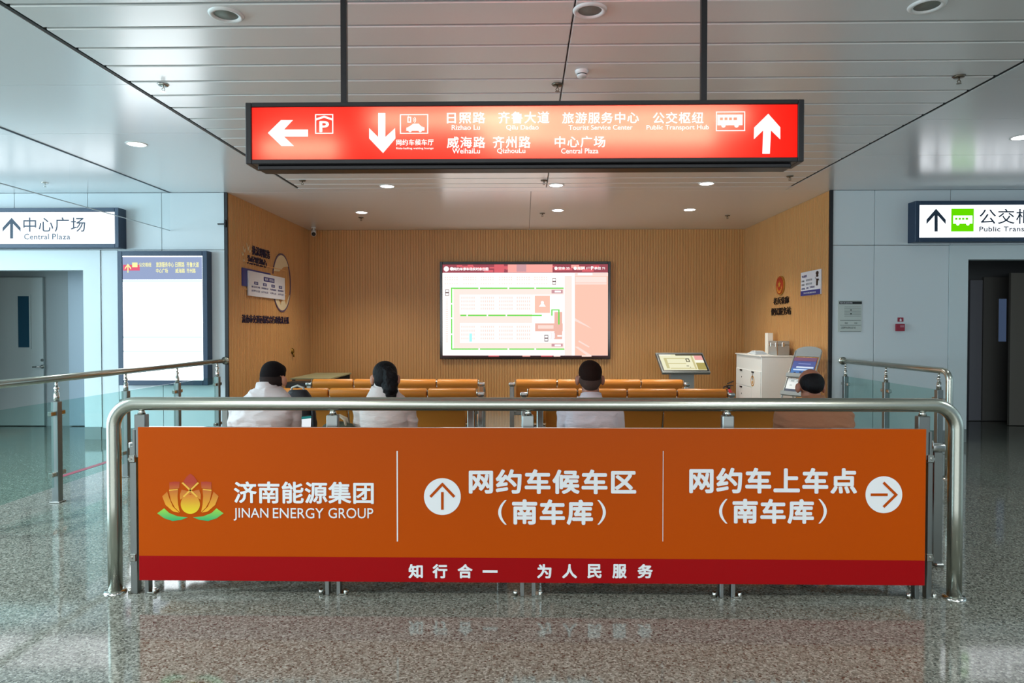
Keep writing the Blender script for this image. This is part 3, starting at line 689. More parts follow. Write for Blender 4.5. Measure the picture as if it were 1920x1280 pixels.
# ================================================================== BENCHES
ORL = mat('orange leather', 'c47a2a', 0.38, spec=0.4, bump=(0.08, 90)); FRM = mat('bench frame steel', 'a9aaa6', 0.2, 1.0)
def loft_x(m, prof, x0, x1, bev=0.012):
    """closed yz profile run along x with slightly pulled-in rounded ends"""
    cy = sum(p[0] for p in prof)/len(prof); cz = sum(p[1] for p in prof)/len(prof); n = len(prof)
    st = [(x0, 1-2.2*bev), (x0+bev*0.4, 1-0.8*bev), (x0+bev, 1), (x1-bev, 1), (x1-bev*0.4, 1-0.8*bev), (x1, 1-2.2*bev)]
    vs = [(x, y, z) if s == 1 else (x, cy+(y-cy)*(s-0.02), cz+(z-cz)*(s-0.02)) for x, s in st for y, z in prof]; fs = []
    for i in range(len(st)-1):
        for k in range(n): fs.append((i*n+k, (i+1)*n+k, (i+1)*n+(k+1) % n, i*n+(k+1) % n))
    fs.append(tuple(range(n))); fs.append(tuple(range(5*n+n-1, 5*n-1, -1)))
    return m.add(vs, fs, True)
def back_profile():
    p = []
    for a in range(-60, 241, 20): p.append((-0.235+0.052*cos(radians(a)), 0.765+0.052*sin(radians(a))))   # bolster roll
    p += [(-0.232, 0.70), (-0.185, 0.56), (-0.15, 0.46), (-0.13, 0.42), (-0.10, 0.42), (-0.09, 0.46), (-0.125, 0.56), (-0.185, 0.70)]
    return p
def seat_profile():
    return [(-0.10, 0.395), (-0.10, 0.43), (0.05, 0.44), (0.25, 0.452), (0.33, 0.45), (0.375, 0.43), (0.385, 0.40), (0.365, 0.375), (0.33, 0.37), (0.1, 0.385)]
def make_bench(n, label, W=0.57):
    o = thing('waiting_bench', label, 'bench', (0, 0, 0), 'orange waiting benches'); L = n*W; x0 = -L/2
    for i in range(n):
        a = x0+i*W
        m = MB(); loft_x(m, back_profile(), a+0.012, a+W-0.012); m.build('backrest', ORL, o, True)
        m = MB(); loft_x(m, seat_profile(), a+0.012, a+W-0.012); m.build('seat', ORL, o, True)
    m = MB(); m.box((x0-0.02, -0.03, 0.30), (-x0+0.02, 0.05, 0.36), 0.006); m.build('beam', FRM, o, True)
    for i in range(1, n):
        a = x0+i*W; m = MB()
        m.tube([(a, -0.235, 0.735), (a, -0.235, 0.78), (a, -0.245, 0.79)], 0.011, 8); m.tube([(a, -0.235, 0.76), (a, -0.2, 0.66), (a, -0.14, 0.45), (a, -0.02, 0.36)], 0.009, 8); m.build('seat_bracket', CHROME, o, True)
    for s in (-1, 1):
        a = s*(L/2+0.045); m = MB()
        m.box((a-0.045, -0.27, 0.725), (a+0.045, -0.20, 0.772), 0.01, 2); m.cyl((a-s*0.045, -0.235, 0.765), (a-s*0.036, -0.235, 0.765), 0.048)
        m.box((a-0.03, -0.265, 0.0), (a+0.03, -0.215, 0.725), 0.006)
        m.build('end_post', FRM, o, True)
        m = MB(); m.tube([(a, -0.22, 0.715), (a, 0.1, 0.70), (a, 0.26, 0.68), (a, 0.31, 0.64), (a, 0.325, 0.55), (a, 0.32, 0.2), (a, 0.31, 0.02)], 0.024, 12); m.build('armrest', FRM, o, True)
        m = MB(); m.box((a-0.025, -0.30, 0.0), (a+0.025, 0.36, 0.022), 0.006); m.box((a-0.02, -0.02, 0.02), (a+0.02, 0.04, 0.33), 0.004); m.build('leg', FRM, o, True)
    return o
def bx(pxl, pxr, Y): return (PY(pxl, 617, Y).x + PY(pxr, 617, Y).x)/2
b4 = make_bench(4, 'orange four seat bench in the farthest row left of aisle')
Y1, Y2, Y3, Y4 = 9.55, 8.1, 6.78, 4.62
b4.location = (bx(596, 886, Y1-0.235), Y1, 0)
dup(b4, (bx(979, 1268, Y1-0.235), Y1, 0), label='orange four seat bench in the farthest row right of aisle')
dup(b4, (bx(533, 886, Y2-0.235), Y2, 0), label='orange four seat bench in the second farthest row, left of aisle')
dup(b4, (bx(1003, 1350, Y2-0.235), Y2, 0), label='orange four seat bench in the second farthest row, right of aisle')
dup(b4, (bx(450, 855, Y3-0.235), Y3, 0), label='orange four seat bench behind the seated woman, third row left')
dup(b4, (bx(1030, 1462, Y3-0.235), Y3, 0), label='orange four seat bench before the man in white, third row right')
dup(b4, (-1.329, Y4, 0), label='orange bench under the two people in white at left')
r4 = dup(b4, (1.378, Y4, 0), label='orange bench under the two men seated at right'); r4.scale.x = 1.05

# ================================================================== VIDEO SCREEN
YV = YB-0.09
a = PY(825, 673, YV); c = PY(1145, 490, YV)
V = thing('video_screen', 'large black framed wall screen showing a parking map', 'screen', ((a.x+c.x)/2, YB, a.z))
t = 0.05
m = MB(); m.box((a.x, YV, a.z), (a.x+t, YB-0.001, c.z), .004); m.box((c.x-t, YV, a.z), (c.x, YB-0.001, c.z), .004); m.box((a.x+t, YV, a.z), (c.x-t, YB-0.001, a.z+t), .004); m.box((a.x+t, YV, c.z-t), (c.x-t, YB-0.001, c.z), .004); m.build('frame', mat('gloss black frame', '120c0c', 0.12), V)
m = MB(); m.box((a.x+t, YV+0.012, a.z+t), (c.x-t, YV+0.03, c.z-t)); f = m.build('panel', emis('screen white', 'fff4ee', 2.0), V)
cols = ['8f4650', 'c85c64', 'e39a92', 'f0d4cc', '62c84e', 'e6b4a2', '5a4444', 'efd0c8', 'ffffff', '9ff4f4', 'b98c92', 'efc9c0', '473036', 'd8a89a']
MI = {k: i for i, k in enumerate(cols)}
SM = [emis('screen '+k, k, 1.15) for k in cols]
m = MB(); Q = lambda v: (810+v[0]*0.18229, 470+v[1]*0.18229)
lay = [0]
def sr(col, x0, y0, x1, y1, dy=None):
    m.mi = MI[col]; lay[0] += 1
    (u0, v0), (u1, v1) = Q((x0, y0)), Q((x1, y1)); rect(m, u0, v0, u1, v1, YV+0.012, -0.001-0.00002*lay[0])
X0, X1 = 85, 1830
sr('8f4650', X0, 135, X1, 228)
for i in range(26):
    u = X0+170+i*56; h = random.uniform(12, 40); v = random.uniform(137, 222-h); sr(random.choice(['c85c64', 'e39a92', 'b98c92', 'c85c64']), u, v, min(X1, u+random.uniform(50, 130)), v+h)
sr('e39a92', 780, 140, 1240, 222); sr('b98c92', 870, 140, 970, 215); sr('c85c64', 640, 140, 740, 222)
sr('f0d4cc', 220, 390, 1360, 1015); sr('f0d4cc', 1362, 255, 1440, 1075)
sr('ffffff', 285, 450, 1025, 650); sr('ffffff', 288, 742, 1025, 948); sr('ffffff', 1030, 450, 1360, 945)
sr('f0d4cc', 235, 680, 1025, 738); sr('b98c92', 1230, 402, 1345, 438); sr('b98c92', 1230, 955, 1345, 985)
sr('ffffff', 1262, 410, 1325, 428); sr('ffffff', 1262, 963, 1325, 980)
sr('e6b4a2', 1056, 462, 1213, 640); sr('d8a89a', 1060, 745, 1345, 828); sr('d8a89a', 1258, 628, 1340, 910); sr('efc9c0', 1090, 765, 1250, 800); sr('ffffff', 1290, 868, 1335, 882)
for (x0, y0, x1, y1) in ((195, 376, 1355, 392), (195, 376, 208, 1018), (200, 1005, 1362, 1018), (292, 657, 1130, 672), (1226, 602, 1240, 668), (1226, 602, 1308, 613), (1298, 602, 1312, 758)): sr('62c84e', x0, y0, x1, y1)
for x in (485, 785, 1062): sr('ffffff', x-8, 374, x+8, 394); sr('ffffff', x-8, 1003, x+8, 1020)
for x in (362, 570, 765): sr('ffffff', x-7, 655, x+7, 674)
for y in (545, 692, 858): sr('ffffff', 193, y-7, 210, y+7)
for gx in (300, 500, 690, 870):
    for gy0, gy1 in ((470, 620), (770, 930)):
        for i in range(7):
            for j in range(4): sr('efd0c8', gx+i*21, gy0+j*(gy1-gy0)/4, gx+i*21+14, gy0+j*(gy1-gy0)/4+24)
for gx in (130, 320, 500, 690, 870, 1050):
    for i in range(6):
        for yy in (265, 290, 330): sr('efd0c8', gx+i*24, yy, gx+i*24+16, yy+16)
for i in range(22): sr('efd0c8', 138, 490+i*21, 168, 502+i*21)
sr('9ff4f4', 385, 850, 412, 935)
for (x0, y0) in ((1236, 282), (136, 397), (1155, 864)):
    sr('5a4444', x0, y0, x0+40, y0+68); sr('ffffff', x0+6, y0+8, x0+34, y0+28); sr('ffffff', x0+6, y0+40, x0+34, y0+60)
for (x0, y0) in ((1216, 842), (1250, 842)): sr('b98c92', x0, y0, x0+16, y0+60); sr('ffffff', x0+3, y0+4, x0+13, y0+56)
sr('e6b4a2', 1466, 228, X1, 1075); sr('efc9c0', 1470, 230, X1, 262); sr('ffffff', 1500, 232, 1650, 250); sr('efd0c8', 1475, 268, 1795, 325); sr('efc9c0', 1475, 328, 1795, 348)
m.mi = MI['efc9c0']
for pts in ([(1466, 690), (1600, 770), (1640, 800), (1466, 720)], [(1466, 985), (1500, 985), (1640, 1075), (1590, 1075)], [(1510, 920), (1620, 985), (1612, 995), (1505, 935)]):
    lay[0] += 1; ppoly(m, [Q(p) for p in pts], YV+0.012, -0.001-0.00002*lay[0])
sr('473036', X0, 1076, X1, 1110); sr('c85c64', 580, 1076, 690, 1094); sr('e39a92', 930, 1076, 1010, 1094); sr('c85c64', 1120, 1076, 1240, 1094); sr('efc9c0', 1250, 1076, 1320, 1094); sr('efc9c0', 1540, 1076, 1640, 1090)
m.mi = MI['ffffff']; dy = -0.001-0.00002*(lay[0]+3)
def st(s, x0, y0, x1, y1, **k): (u0, v0), (u1, v1) = Q((x0, y0)), Q((x1, y1)); ptext(m, s, u0, v0, u1, v1, YV+0.012, dy=dy, **k)
pdisc(m, *Q((148, 187)), 4.8, YV+0.012, dy); pdisc(m, *Q((203, 186)), 3.2, YV+0.012, dy)
st('网约车停车场实时余位图', 222, 172, 580, 204, bold=0.02)
st('空余 22', 1300, 165, 1415, 194, bold=0.02); st('车辆 1', 1495, 165, 1595, 194, bold=0.02); st('P', 1636, 160, 1660, 198, bold=0.03); st('余位 71', 1668, 165, 1778, 194, bold=0.02)
pdisc(m, *Q((1275, 180)), 3.0, YV+0.012, dy); pdisc(m, *Q((1472, 180)), 3.0, YV+0.012, dy)
ppoly(m, [Q(p) for p in ((1100, 575), (1122, 545), (1150, 545), (1170, 575))], YV+0.012, dy); pdisc(m, *Q((1135, 532)), 2.8, YV+0.012, dy)
m.build('screen_image', SM, f)

# ================================================================== INFORMATION KIOSK
KY = 11.7; kx = PY(1281, 690, KY).x; K = thing('touch_kiosk', 'grey pedestal kiosk with tilted lit screen beside the wall', 'kiosk', (kx, KY, 0))
KG = mat('kiosk grey', '6f7472', 0.4, 0.3); KL = mat('kiosk pedestal grey', '858b8a', 0.45)
m = MB(); w0, w1 = 0.20, 0.24
m.prism([(kx-w0, KY+0.05, 0), (kx+w0, KY+0.05, 0), (kx+w0, KY+0.20, 0), (kx-w0, KY+0.20, 0)], (0, 0, 0.74)); m.box((kx-0.3, KY-0.12, 0), (kx+0.3, KY+0.26, 0.02), 0.005); m.build('pedestal', KL, K)
hl = PY(1281, 698, KY-0.1).z; hh = PY(1281, 661, KY+0.17).z
def kp(u, v, d=0.0):     # on the tilted top: u across -1..1, v from front edge 0 to back edge 1
    y0, y1 = KY-0.10, KY+0.17; n = Vector((0, -(hh-hl), (y1-y0))).normalized()
    return Vector((kx+u*0.405*(1 if True else 0)+(v-0.5)*-0.07, y0+(y1-y0)*v, hl+(hh-hl)*v)) + n*d
m = MB(); m.prism([kp(-1, 0, -0.06), kp(1, 0, -0.06), kp(1, 1, -0.06), kp(-1, 1, -0.06)], kp(0, 0, 0.06)-kp(0, 0, 0)); hd = m.build('screen_housing', KG, K)
m = MB(); m.quad(kp(-.96, .06, .002), kp(.96, .06, .002), kp(.96, .94, .002), kp(-.96, .94, .002)); m.build('bezel', BLACKP, hd)
kc = ['e9e6c4', 'c9c08e', 'e6a3a0', 'a99c5c', '5f5a48', 'f2f0e0']
m = MB(); kl = [0]
def kr(i, u0, v0, u1, v1):
    m.mi = i; kl[0] += 1; d = 0.003+0.0001*kl[0]; m.quad(kp(u0, v0, d), kp(u1, v0, d), kp(u1, v1, d), kp(u0, v1, d))
kr(0, -.9, .11, .9, .9); kr(4, -.2, .84, .9, .9); kr(5, -.9, .84, -.4, .9)
kr(1, -.75, .2, -.63, .7); kr(1, -.75, .68, .15, .72); kr(1, -.63, .42, .12, .46); kr(1, -.6, .18, .4, .22)
kr(4, .16, .52, .32, .7); kr(0, .2, .56, .28, .66); kr(1, .42, .15, .5, .84); kr(2, .56, .62, .9, .84); kr(5, .54, .5, .9, .6); kr(3, .54, .13, .9, .48); kr(4, .1, .3, .2, .33); kr(4, .22, .24, .26, .27)
m.build('screen_image', [emis('kiosk '+k, k, 0.95) for k in kc], hd)

# ================================================================== WHITE CABINET AND THINGS ON IT
CW = mat('white cabinet lacquer', 'e2e2dd', 0.35); CX0, CX1, CY0, CY1, CH = 3.53, XR-0.01, 10.25, 11.46, 1.105
CB = thing('cabinet', 'white drawer cabinet with round emblem and metal case on top', 'cabinet', ((CX0+CX1)/2, (CY0+CY1)/2, 0))
m = MB(); m.box((CX0+0.012, CY0, 0.0), (CX1, CY1, CH-0.02), 0.006); m.build('body', CW, CB)
m = MB(); m.box((CX0-0.005, CY0-0.012, CH-0.02), (CX1, CY1+0.01, CH), 0.004); m.build('top', CW, CB)
zs = [0.06, 0.33, 0.60, 0.87]
for i in range(3):
    m = MB(); m.box((CX0, CY0+0.42, zs[i]), (CX0+0.011, CY1-0.03, zs[i+1]-0.008), 0.003); d = m.build('drawer', CW, CB)
    m = MB(); yy = CY1-0.30; m.box((CX0-0.012, yy-0.05, zs[i+1]-0.045), (CX0, yy+0.05, zs[i+1]-0.02), 0.003); m.build('handle', BLACKP, d); m = MB(); m.cyl((CX0-0.004, yy-0.02, zs[i+1]-0.14), (CX0, yy-0.02, zs[i+1]-0.14), 0.012); m.build('lock', BLACKP, d)
m = MB(); m.box((CX0, CY0+0.02, 0.06), (CX0+0.011, CY0+0.41, 0.862), 0.003); d = m.build('door', CW, CB)
m = MB(); m.box((CX0-0.012, CY0+0.30, 0.825), (CX0, CY0+0.39, 0.85), 0.003); m.build('handle', BLACKP, d)
e = Vector((CX0-0.002, CY0+0.36, 0.70))
m = MB()
def xdisc(m, c, ry, rz, dx, n=28): m.add([(c.x+dx, c.y+ry*cos(2*pi*i/n), c.z+rz*sin(2*pi*i/n)) for i in range(n)], [tuple(range(n))], False)
xdisc(m, e, 0.085, 0.085, 0); m.mi = 1; xdisc(m, e, 0.062, 0.062, -0.001); m.mi = 0; xdisc(m, e+Vector((0, 0, -0.02)), 0.03, 0.03, -0.002); m.mi = 2; m.add([(e.x-0.003, e.y-0.02, e.z+0.02), (e.x-0.003, e.y+0.02, e.z+0.02), (e.x-0.003, e.y, e.z+0.13)], [(0, 1, 2)], False)
m.build('emblem', [mat('gold ink', 'c88a2a', 0.4), CW, mat('dark ink', '2a2020', 0.5)], d)
# silver case
sx0, sx1 = PY(1457, 650, 10.34).x, PY(1480.5, 650, 10.34).x
C2 = thing('metal_case', 'silver aluminium case standing on the white cabinet', 'case', ((sx0+sx1)/2, 10.55, CH)); AL = mat('aluminium sheet', 'a9aaa6', 0.35, 0.5)
m = MB(); m.box((sx0, 10.34, CH), (sx1, 10.34+0.36, CH+0.155), 0.006); m.build('case_body', AL, C2)
m = MB(); m.box((sx0, 10.34, CH+0.158), (sx1, 10.34+0.36, CH+0.215), 0.006); m.build('case_lid', AL, C2)
zc = CH+0.16
for y in (10.42, 10.62): m = MB(); m.box((sx0-0.006, y-0.02, zc-0.03), (sx0, y+0.02, zc+0.03), 0.002); m.build('latch', CHROME, C2)
m = MB(); m.box(((sx0+sx1)/2-0.02, 10.334, zc-0.03), ((sx0+sx1)/2+0.02, 10.34, zc+0.03), 0.002); m.build('latch', CHROME, C2)
m = MB(); m.box((sx0-0.003, 10.337, CH), (sx0+0.008, 10.348, CH+0.215)); m.build('corner_edge', CHROME, C2)
# box of papers standing up and a pile of papers
m = MB(); a_ = PY(1435, 650, 11.1); b_ = PY(1443, 624, 11.1); m.box((a_.x, 11.0, CH), (b_.x+0.02, 11.12, b_.z), 0.004)
tag(m.build('paper_box', mat('white card', 'e8e4d8', 0.6)), 'tall narrow white box standing on the cabinet behind the case', 'box')
PP = mat('white paper', 'dfe3e4', 0.7); m = MB(); random.seed(3)
for i in range(14):
    x = 3.60+random.uniform(0, .02); y = 10.72+random.uniform(0, .03); m.box((x, y, CH+i*0.004), (x+0.21-0.007*i, y+0.38-0.016*i, CH+(i+1)*0.004-0.0005))
tag(m.build('paper_pile', PP), 'loose pile of white papers on the cabinet top', 'papers')
# fire extinguisher
ex = PY(1367, 735, 11.25); E = thing('fire_extinguisher', 'red fire extinguisher on floor left of the white cabinet', 'extinguisher', (ex.x, 11.25, 0))
RD = mat('extinguisher red', 'a01020', 0.25)
m = MB(); m.lathe([(0.0, 0.0), (0.075, 0.0), (0.082, 0.02), (0.082, 0.40), (0.07, 0.46), (0.03, 0.5), (0.025, 0.52), (0.0, 0.52)], (ex.x, 11.25, 0)); m.build('cylinder', RD, E)
m = MB(); m.cyl((ex.x, 11.25, 0.52), (ex.x, 11.25, 0.57), 0.02); m.box((ex.x-0.05, 11.235, 0.57), (ex.x+0.07, 11.265, 0.585), 0.003); m.prism([(ex.x-0.03, 11.235, 0.60), (ex.x+0.07, 11.235, 0.64), (ex.x+0.07, 11.235, 0.655), (ex.x-0.03, 11.235, 0.615)], (0, 0.03, 0)); m.build('valve_lever', BLACKP, E)
m = MB(); m.tube([(ex.x-0.02, 11.25, 0.55), (ex.x-0.08, 11.25, 0.56), (ex.x-0.105, 11.25, 0.48), (ex.x-0.1, 11.25, 0.2)], 0.011, 8); m.build('hose', BLACKP, E)
m = MB(); n = 12; m.add([(ex.x+0.083*sin(a), 11.25-0.083*cos(a), z) for a in [(-0.7+1.4*i/n) for i in range(n+1)] for z in (0.16, 0.30)], [(2*i, 2*i+2, 2*i+3, 2*i+1) for i in range(n)], True); m.build('paper_label', PP, E)

# ------------------------------------------------------------------ brochure rack, turned towards the aisle
RK = thing('brochure_rack', 'silver tilted brochure rack with leaflets beside the white cabinet', 'brochure rack', (3.60, 9.22, 0), rz=radians(-58))
ALR = mat('rack silver', '9aa0a0', 0.35, 0.4); HW = 0.20
def rp(u, t, d=0.0):     # local: rack faces -y, leans back; t metres up the slope, u across, d out of the face
    s = radians(25); return Vector((u, -0.2+sin(s)*t - d*cos(s), 0.05+cos(s)*t - d*sin(s)*-1*0 + d*sin(s)))
for s in (-1, 1):
    m = MB(); m.tube([rp(s*HW, 0), rp(s*HW, 1.27)], 0.011, 10); m.build('side_rail', ALR, RK, True)
    m = MB(); m.tube([rp(s*HW, 1.0), Vector((s*HW, 0.36, 0.02))], 0.009, 8); m.build('leg', ALR, RK, True)
m = MB(); pts = [rp(-HW, 1.19), rp(HW, 1.19), rp(HW, 1.27)]+[rp(HW*cos(a*pi/12), 1.27+0.07*sin(a*pi/12)) for a in range(1, 12)]+[rp(-HW, 1.27)]
m.prism(pts, rp(0, 0, -0.012)-rp(0, 0)); m.build('header_board', mat('rack header grey', '7d8485', 0.35), RK, True)
for t0 in (0.33, 0.60, 0.866):
    m = MB(); m.prism([rp(-HW, t0), rp(HW, t0), rp(HW, t0, 0.05), rp(-HW, t0, 0.05)], rp(0, 0.012)-rp(0, 0)); m.prism([rp(-HW, t0, 0.05), rp(HW, t0, 0.05), rp(HW, t0+0.05, 0.055), rp(-HW, t0+0.05, 0.055)], rp(0, 0, 0.004)-rp(0, 0)); m.build('shelf', ALR, RK, True)
RKM = Matrix.Translation(RK.location) @ Matrix.Rotation(radians(-58), 4, 'Z')
def leaflet(name, label, t0, t1, hw, d, parts):
    base = RKM @ rp(0, t0, d); o = thing(name, label, 'leaflet', base); m = MB(); mats = []
    m.prism([RKM @ rp(-hw, t0, d), RKM @ rp(hw, t0, d), RKM @ rp(hw, t1, d), RKM @ rp(-hw, t1, d)], RKM @ rp(0, 0, -0.006) - RKM @ rp(0, 0, 0)); o2 = m.build('cover', mat(label[:20]+' paper', parts[0], 0.4), o)
    m = MB()
    for k, (col, u0, a0, u1, a1) in enumerate(parts[1]):
        mats.append(mat('leaflet '+col, col, 0.4)); m.mi = len(mats)-1; dd = d+0.001+0.0003*k
        P = lambda u, a: RKM @ rp(u*hw, t0+(t1-t0)*a, dd)
        m.quad(P(u0, a0), P(u1, a0), P(u1, a1), P(u0, a1))
    m.build('printed_panel', mats, o)
leaflet('leaflet', 'blue leaflet in the upper pocket of the brochure rack', 0.88, 1.165, 0.175, 0.012, ('3a4a8c', [('2f66a8', -1, 0, 1, .45), ('c4d4ea', -.8, .34, .8, .4), ('c4d4ea', -.6, .46, .9, .54), ('1c2c50', -.7, .1, -.5, .25), ('1c2c50', -.2, .1, 0, .28), ('1c2c50', .3, .1, .5, .26), ('7a86c0', -.5, .66, .6, .7), ('6a4060', -1, .82, 1, 1)]))
leaflet('leaflet', 'white leaflet with dark band in the lower pocket of the rack', 0.614, 0.852, 0.175, 0.012, ('dfe4e4', [('3a4458', -1, .08, 1, .36), ('aab4b4', -.7, .82, -.4, .9), ('aab4b4', -.2, .82, .1, .9), ('aab4b4', .3, .82, .6, .9), ('b4bcbc', -.7, .55, -.5, .62), ('b4bcbc', -.1, .55, .1, .62), ('b4bcbc', .4, .55, .7, .62)]))

# ================================================================== TABLE LEFT WITH DARK CRATE BELOW
tx0, tx1, ty0, ty1 = -3.60, -2.98, 10.42, 11.72
TB = thing('table', 'low grey green table in the left rear corner of the alcove', 'table', ((tx0+tx1)/2, (ty0+ty1)/2, 0)); TT = mat('table top', '8a8a68', 0.35); DKF = mat('dark table frame', '2a2622', 0.5)
m = MB(); m.box((tx0, ty0, 0.725), (tx1, ty1, 0.75), 0.004); m.build('table_top', TT, TB)
for x in (tx0+0.04, tx1-0.04):
    for y in (ty0+0.05, ty1-0.05): m = MB(); m.box((x-0.02, y-0.02, 0), (x+0.02, y+0.02, 0.725), 0.003); m.build('leg', DKF, TB)
m = MB(); m.box((tx0+0.02, ty1-0.06, 0.35), (tx1-0.02, ty1-0.045, 0.725)); m.build('modesty_panel', DKF, TB)
m = MB(); q0 = PY(537, 745, 10.0); q1 = PY(575, 716, 10.0); m.box((q0.x, 9.95, 0.55), (q1.x, 10.28, q1.z), 0.01)
m.box((q0.x+0.04, 10.0, 0.04), (q1.x-0.04, 10.25, 0.55), 0.01)
for s in (q0.x+0.03, q1.x-0.03): m.box((s-0.02, 9.98, 0.0), (s+0.02, 10.26, 0.05), 0.005)
tag(m.build('equipment_trolley', mat('matt black plastic', '15120f', 0.5)), 'black equipment trolley in front of the grey green table', 'trolley')

# ================================================================== LEFT ALCOVE WALL DISPLAY
def lx(px, py, d=0.012): return PX(px, py, XL+d)
def lwall(m, pts, th, d=0.0):
    """panel on the left alcove wall from pixel corners bl, br, tr, tl with a real thickness"""
    P = [PX(x, y, XL+d) for x, y in pts]; y0 = (P[0].y+P[3].y)/2; y1 = (P[1].y+P[2].y)/2; z0 = (P[0].z+P[1].z)/2; z1 = (P[2].z+P[3].z)/2
    m.box((XL+d, y0, z0), (XL+d+th, y1, z1)); return y0, y1, z0, z1
D = thing('wall_display', 'blue and white notice display with arc ornament on the left alcove wall', 'notice board', (XL, lx(500, 540).y, lx(500, 540).z))
BLU = mat('deep blue board', '24307c', 0.4); WBD = mat('white board', 'd6d8de', 0.4); NAV = mat('navy letter', '1d1a3c', 0.45); CRM = mat('cream board', 'd8c8a4', 0.5)
m = MB(); lwall(m, [(453, 534), (506, 545), (506, 513), (453, 501)], 0.012, 0.001); m.build('blue_board', BLU, D)
m = MB(); y0, y1, z0, z1 = lwall(m, [(464, 553), (532, 563), (532, 522), (464, 506)], 0.02, 0.016); wb = m.build('white_board', WBD, D)
m = MB(); XF = XL+0.0375
def lq(m, a0, b0, a1, b1, dx=0.0): m.quad((XF+dx, y0+(y1-y0)*a0, z0+(z1-z0)*b0), (XF+dx, y0+(y1-y0)*a1, z0+(z1-z0)*b0), (XF+dx, y0+(y1-y0)*a1, z0+(z1-z0)*b1), (XF+dx, y0+(y1-y0)*a0, z0+(z1-z0)*b1))
def lt(m, s, a0, b0, a1, b1, dx=0.001): m.text(s, (XF+dx, y0+(y1-y0)*a0, z0+(z1-z0)*b0), (0, (y1-y0)*(a1-a0), 0), (0, 0, (z1-z0)*(b1-b0)), 0.01)
lq(m, .38, .68, .68, .87)
for a in (.13, .36, .59, .81): lq(m, a, .48, a+.1, .6)
lt(m, '依法行政', .06, .34, .28, .42); lt(m, '文明执法', .31, .34, .5, .42); lt(m, '为民服务', .55, .34, .73, .42); lt(m, '高效便民', .78, .34, .95, .42)
for a, b in ((.06, .28), (.31, .5), (.55, .73), (.78, .95)): lt(m, '公平公正', a, .18, b, .26)
m.mi = 1; lt(m, '服务', .41, .72, .5, .83); lt(m, '便民窗口', .53, .72, .66, .83)
for a in (.13, .36, .59, .81): lt(m, '服务', a+.02, .505, a+.08, .575)
m.build('printing', [BLU, WBD], wb)
m = MB(); fy0, fy1 = lx(460, 500).y, lx(537, 520).y; fz0, fz1 = lx(500, 548).z, lx(500, 503).z+0.04; t = 0.012
for b in ((fy0, fz1-t, fy1, fz1), (fy1-t, fz0, fy1, fz1-t), (fy0, fz0, fy1, fz0+t)): m.box((XL+0.001, b[0], b[1]), (XL+0.014, b[2], b[3]))
m.build('outline_frame', mat('pale oak strip', 'd8a668', 0.5), D)
# arc ornament: a big ring with white cap shapes
ct = lx(529, 530); ry_ = (lx(546, 530).y-lx(512, 530).y)/2; rz_ = (lx(529, 477).z-lx(529, 587).z)/2
def arc(a0, a1, r0, r1, n=40):
    o_ = []; i_ = []
    for k in range(n+1):
        a = radians(a0+(a1-a0)*k/n); o_.append((ct.y+ry_*r1*cos(a), ct.z+rz_*r1*sin(a))); i_.append((ct.y+ry_*r0*cos(a), ct.z+rz_*r0*sin(a)))
    return o_, i_
def arcs(m, a0, a1, r0, r1, th, d):
    o_, i_ = arc(a0, a1, r0, r1)
    for k in range(len(o_)-1): m.prism([(XL+d, *o_[k]), (XL+d, *o_[k+1]), (XL+d, *i_[k+1]), (XL+d, *i_[k])], (th, 0, 0))
m = MB(); arcs(m, -155, 165, 0.95, 1.0, 0.012, 0.001); m.build('arc_ring', mat('violet grey ring', '5a4a62', 0.5), D)
m = MB(); pl = [(XL+0.001, ct.y+ry_*0.94*cos(radians(a)), ct.z+rz_*0.94*sin(radians(a))) for a in range(40, 166, 7)] + [(XL+0.001, ct.y-ry_*0.3, ct.z+rz_*0.36), (XL+0.001, ct.y+ry_*0.2, ct.z+rz_*0.55)]
m.prism(pl, (0.01, 0, 0))
pl = [(XL+0.001, ct.y+ry_*0.94*cos(radians(a)), ct.z+rz_*0.94*sin(radians(a))) for a in range(-150, -19, 7)] + [(XL+0.001, ct.y+ry_*.45, ct.z-rz_*.75), (XL+0.001, ct.y+ry_*.1, ct.z-rz_*.45), (XL+0.001, ct.y-ry_*.15, ct.z-rz_*.78), (XL+0.001, ct.y-ry_*.5, ct.z-rz_*.45)]
m.prism(pl, (0.01, 0, 0)); m.build('white_cutout', CRM, D)
def lletters(name, label, s, px0, py0, px1, py1, pyb0, pyb1, mt, bold=0.004):
    """raised letters: pixel corners of the run, left top/bottom and right top/bottom"""
    A = PX(px0, (py0+py1)/2, XL); Bq = PX(px1, (pyb0+pyb1)/2, XL); zb_ = (PX(px0, py1, XL).z+PX(px1, pyb1, XL).z)/2; zt_ = (PX(px0, py0, XL).z+PX(px1, pyb0, XL).z)/2
    m = MB(); m.text(s, (XL+0.002, A.y, zb_), (0, Bq.y-A.y, 0), (0, 0, zt_-zb_), bold, 1.02, (0.012, 0, 0)); tag(m.build(name, mt), label, 'wall lettering')
lletters('wall_lettering', 'dark raised characters above the blue board, upper line', '执法即服务', 472, 460, 505, 477, 470, 486, NAV)
lletters('wall_lettering', 'dark raised characters above the blue board, lower line', '为民暖初心', 463, 478, 499, 495, 486, 502, NAV)
lletters('wall_lettering', 'long row of dark raised characters below the arc ornament', '济南市交通运输综合行政执法支队', 453, 589, 541, 605, 594, 607, NAV, 0.0)
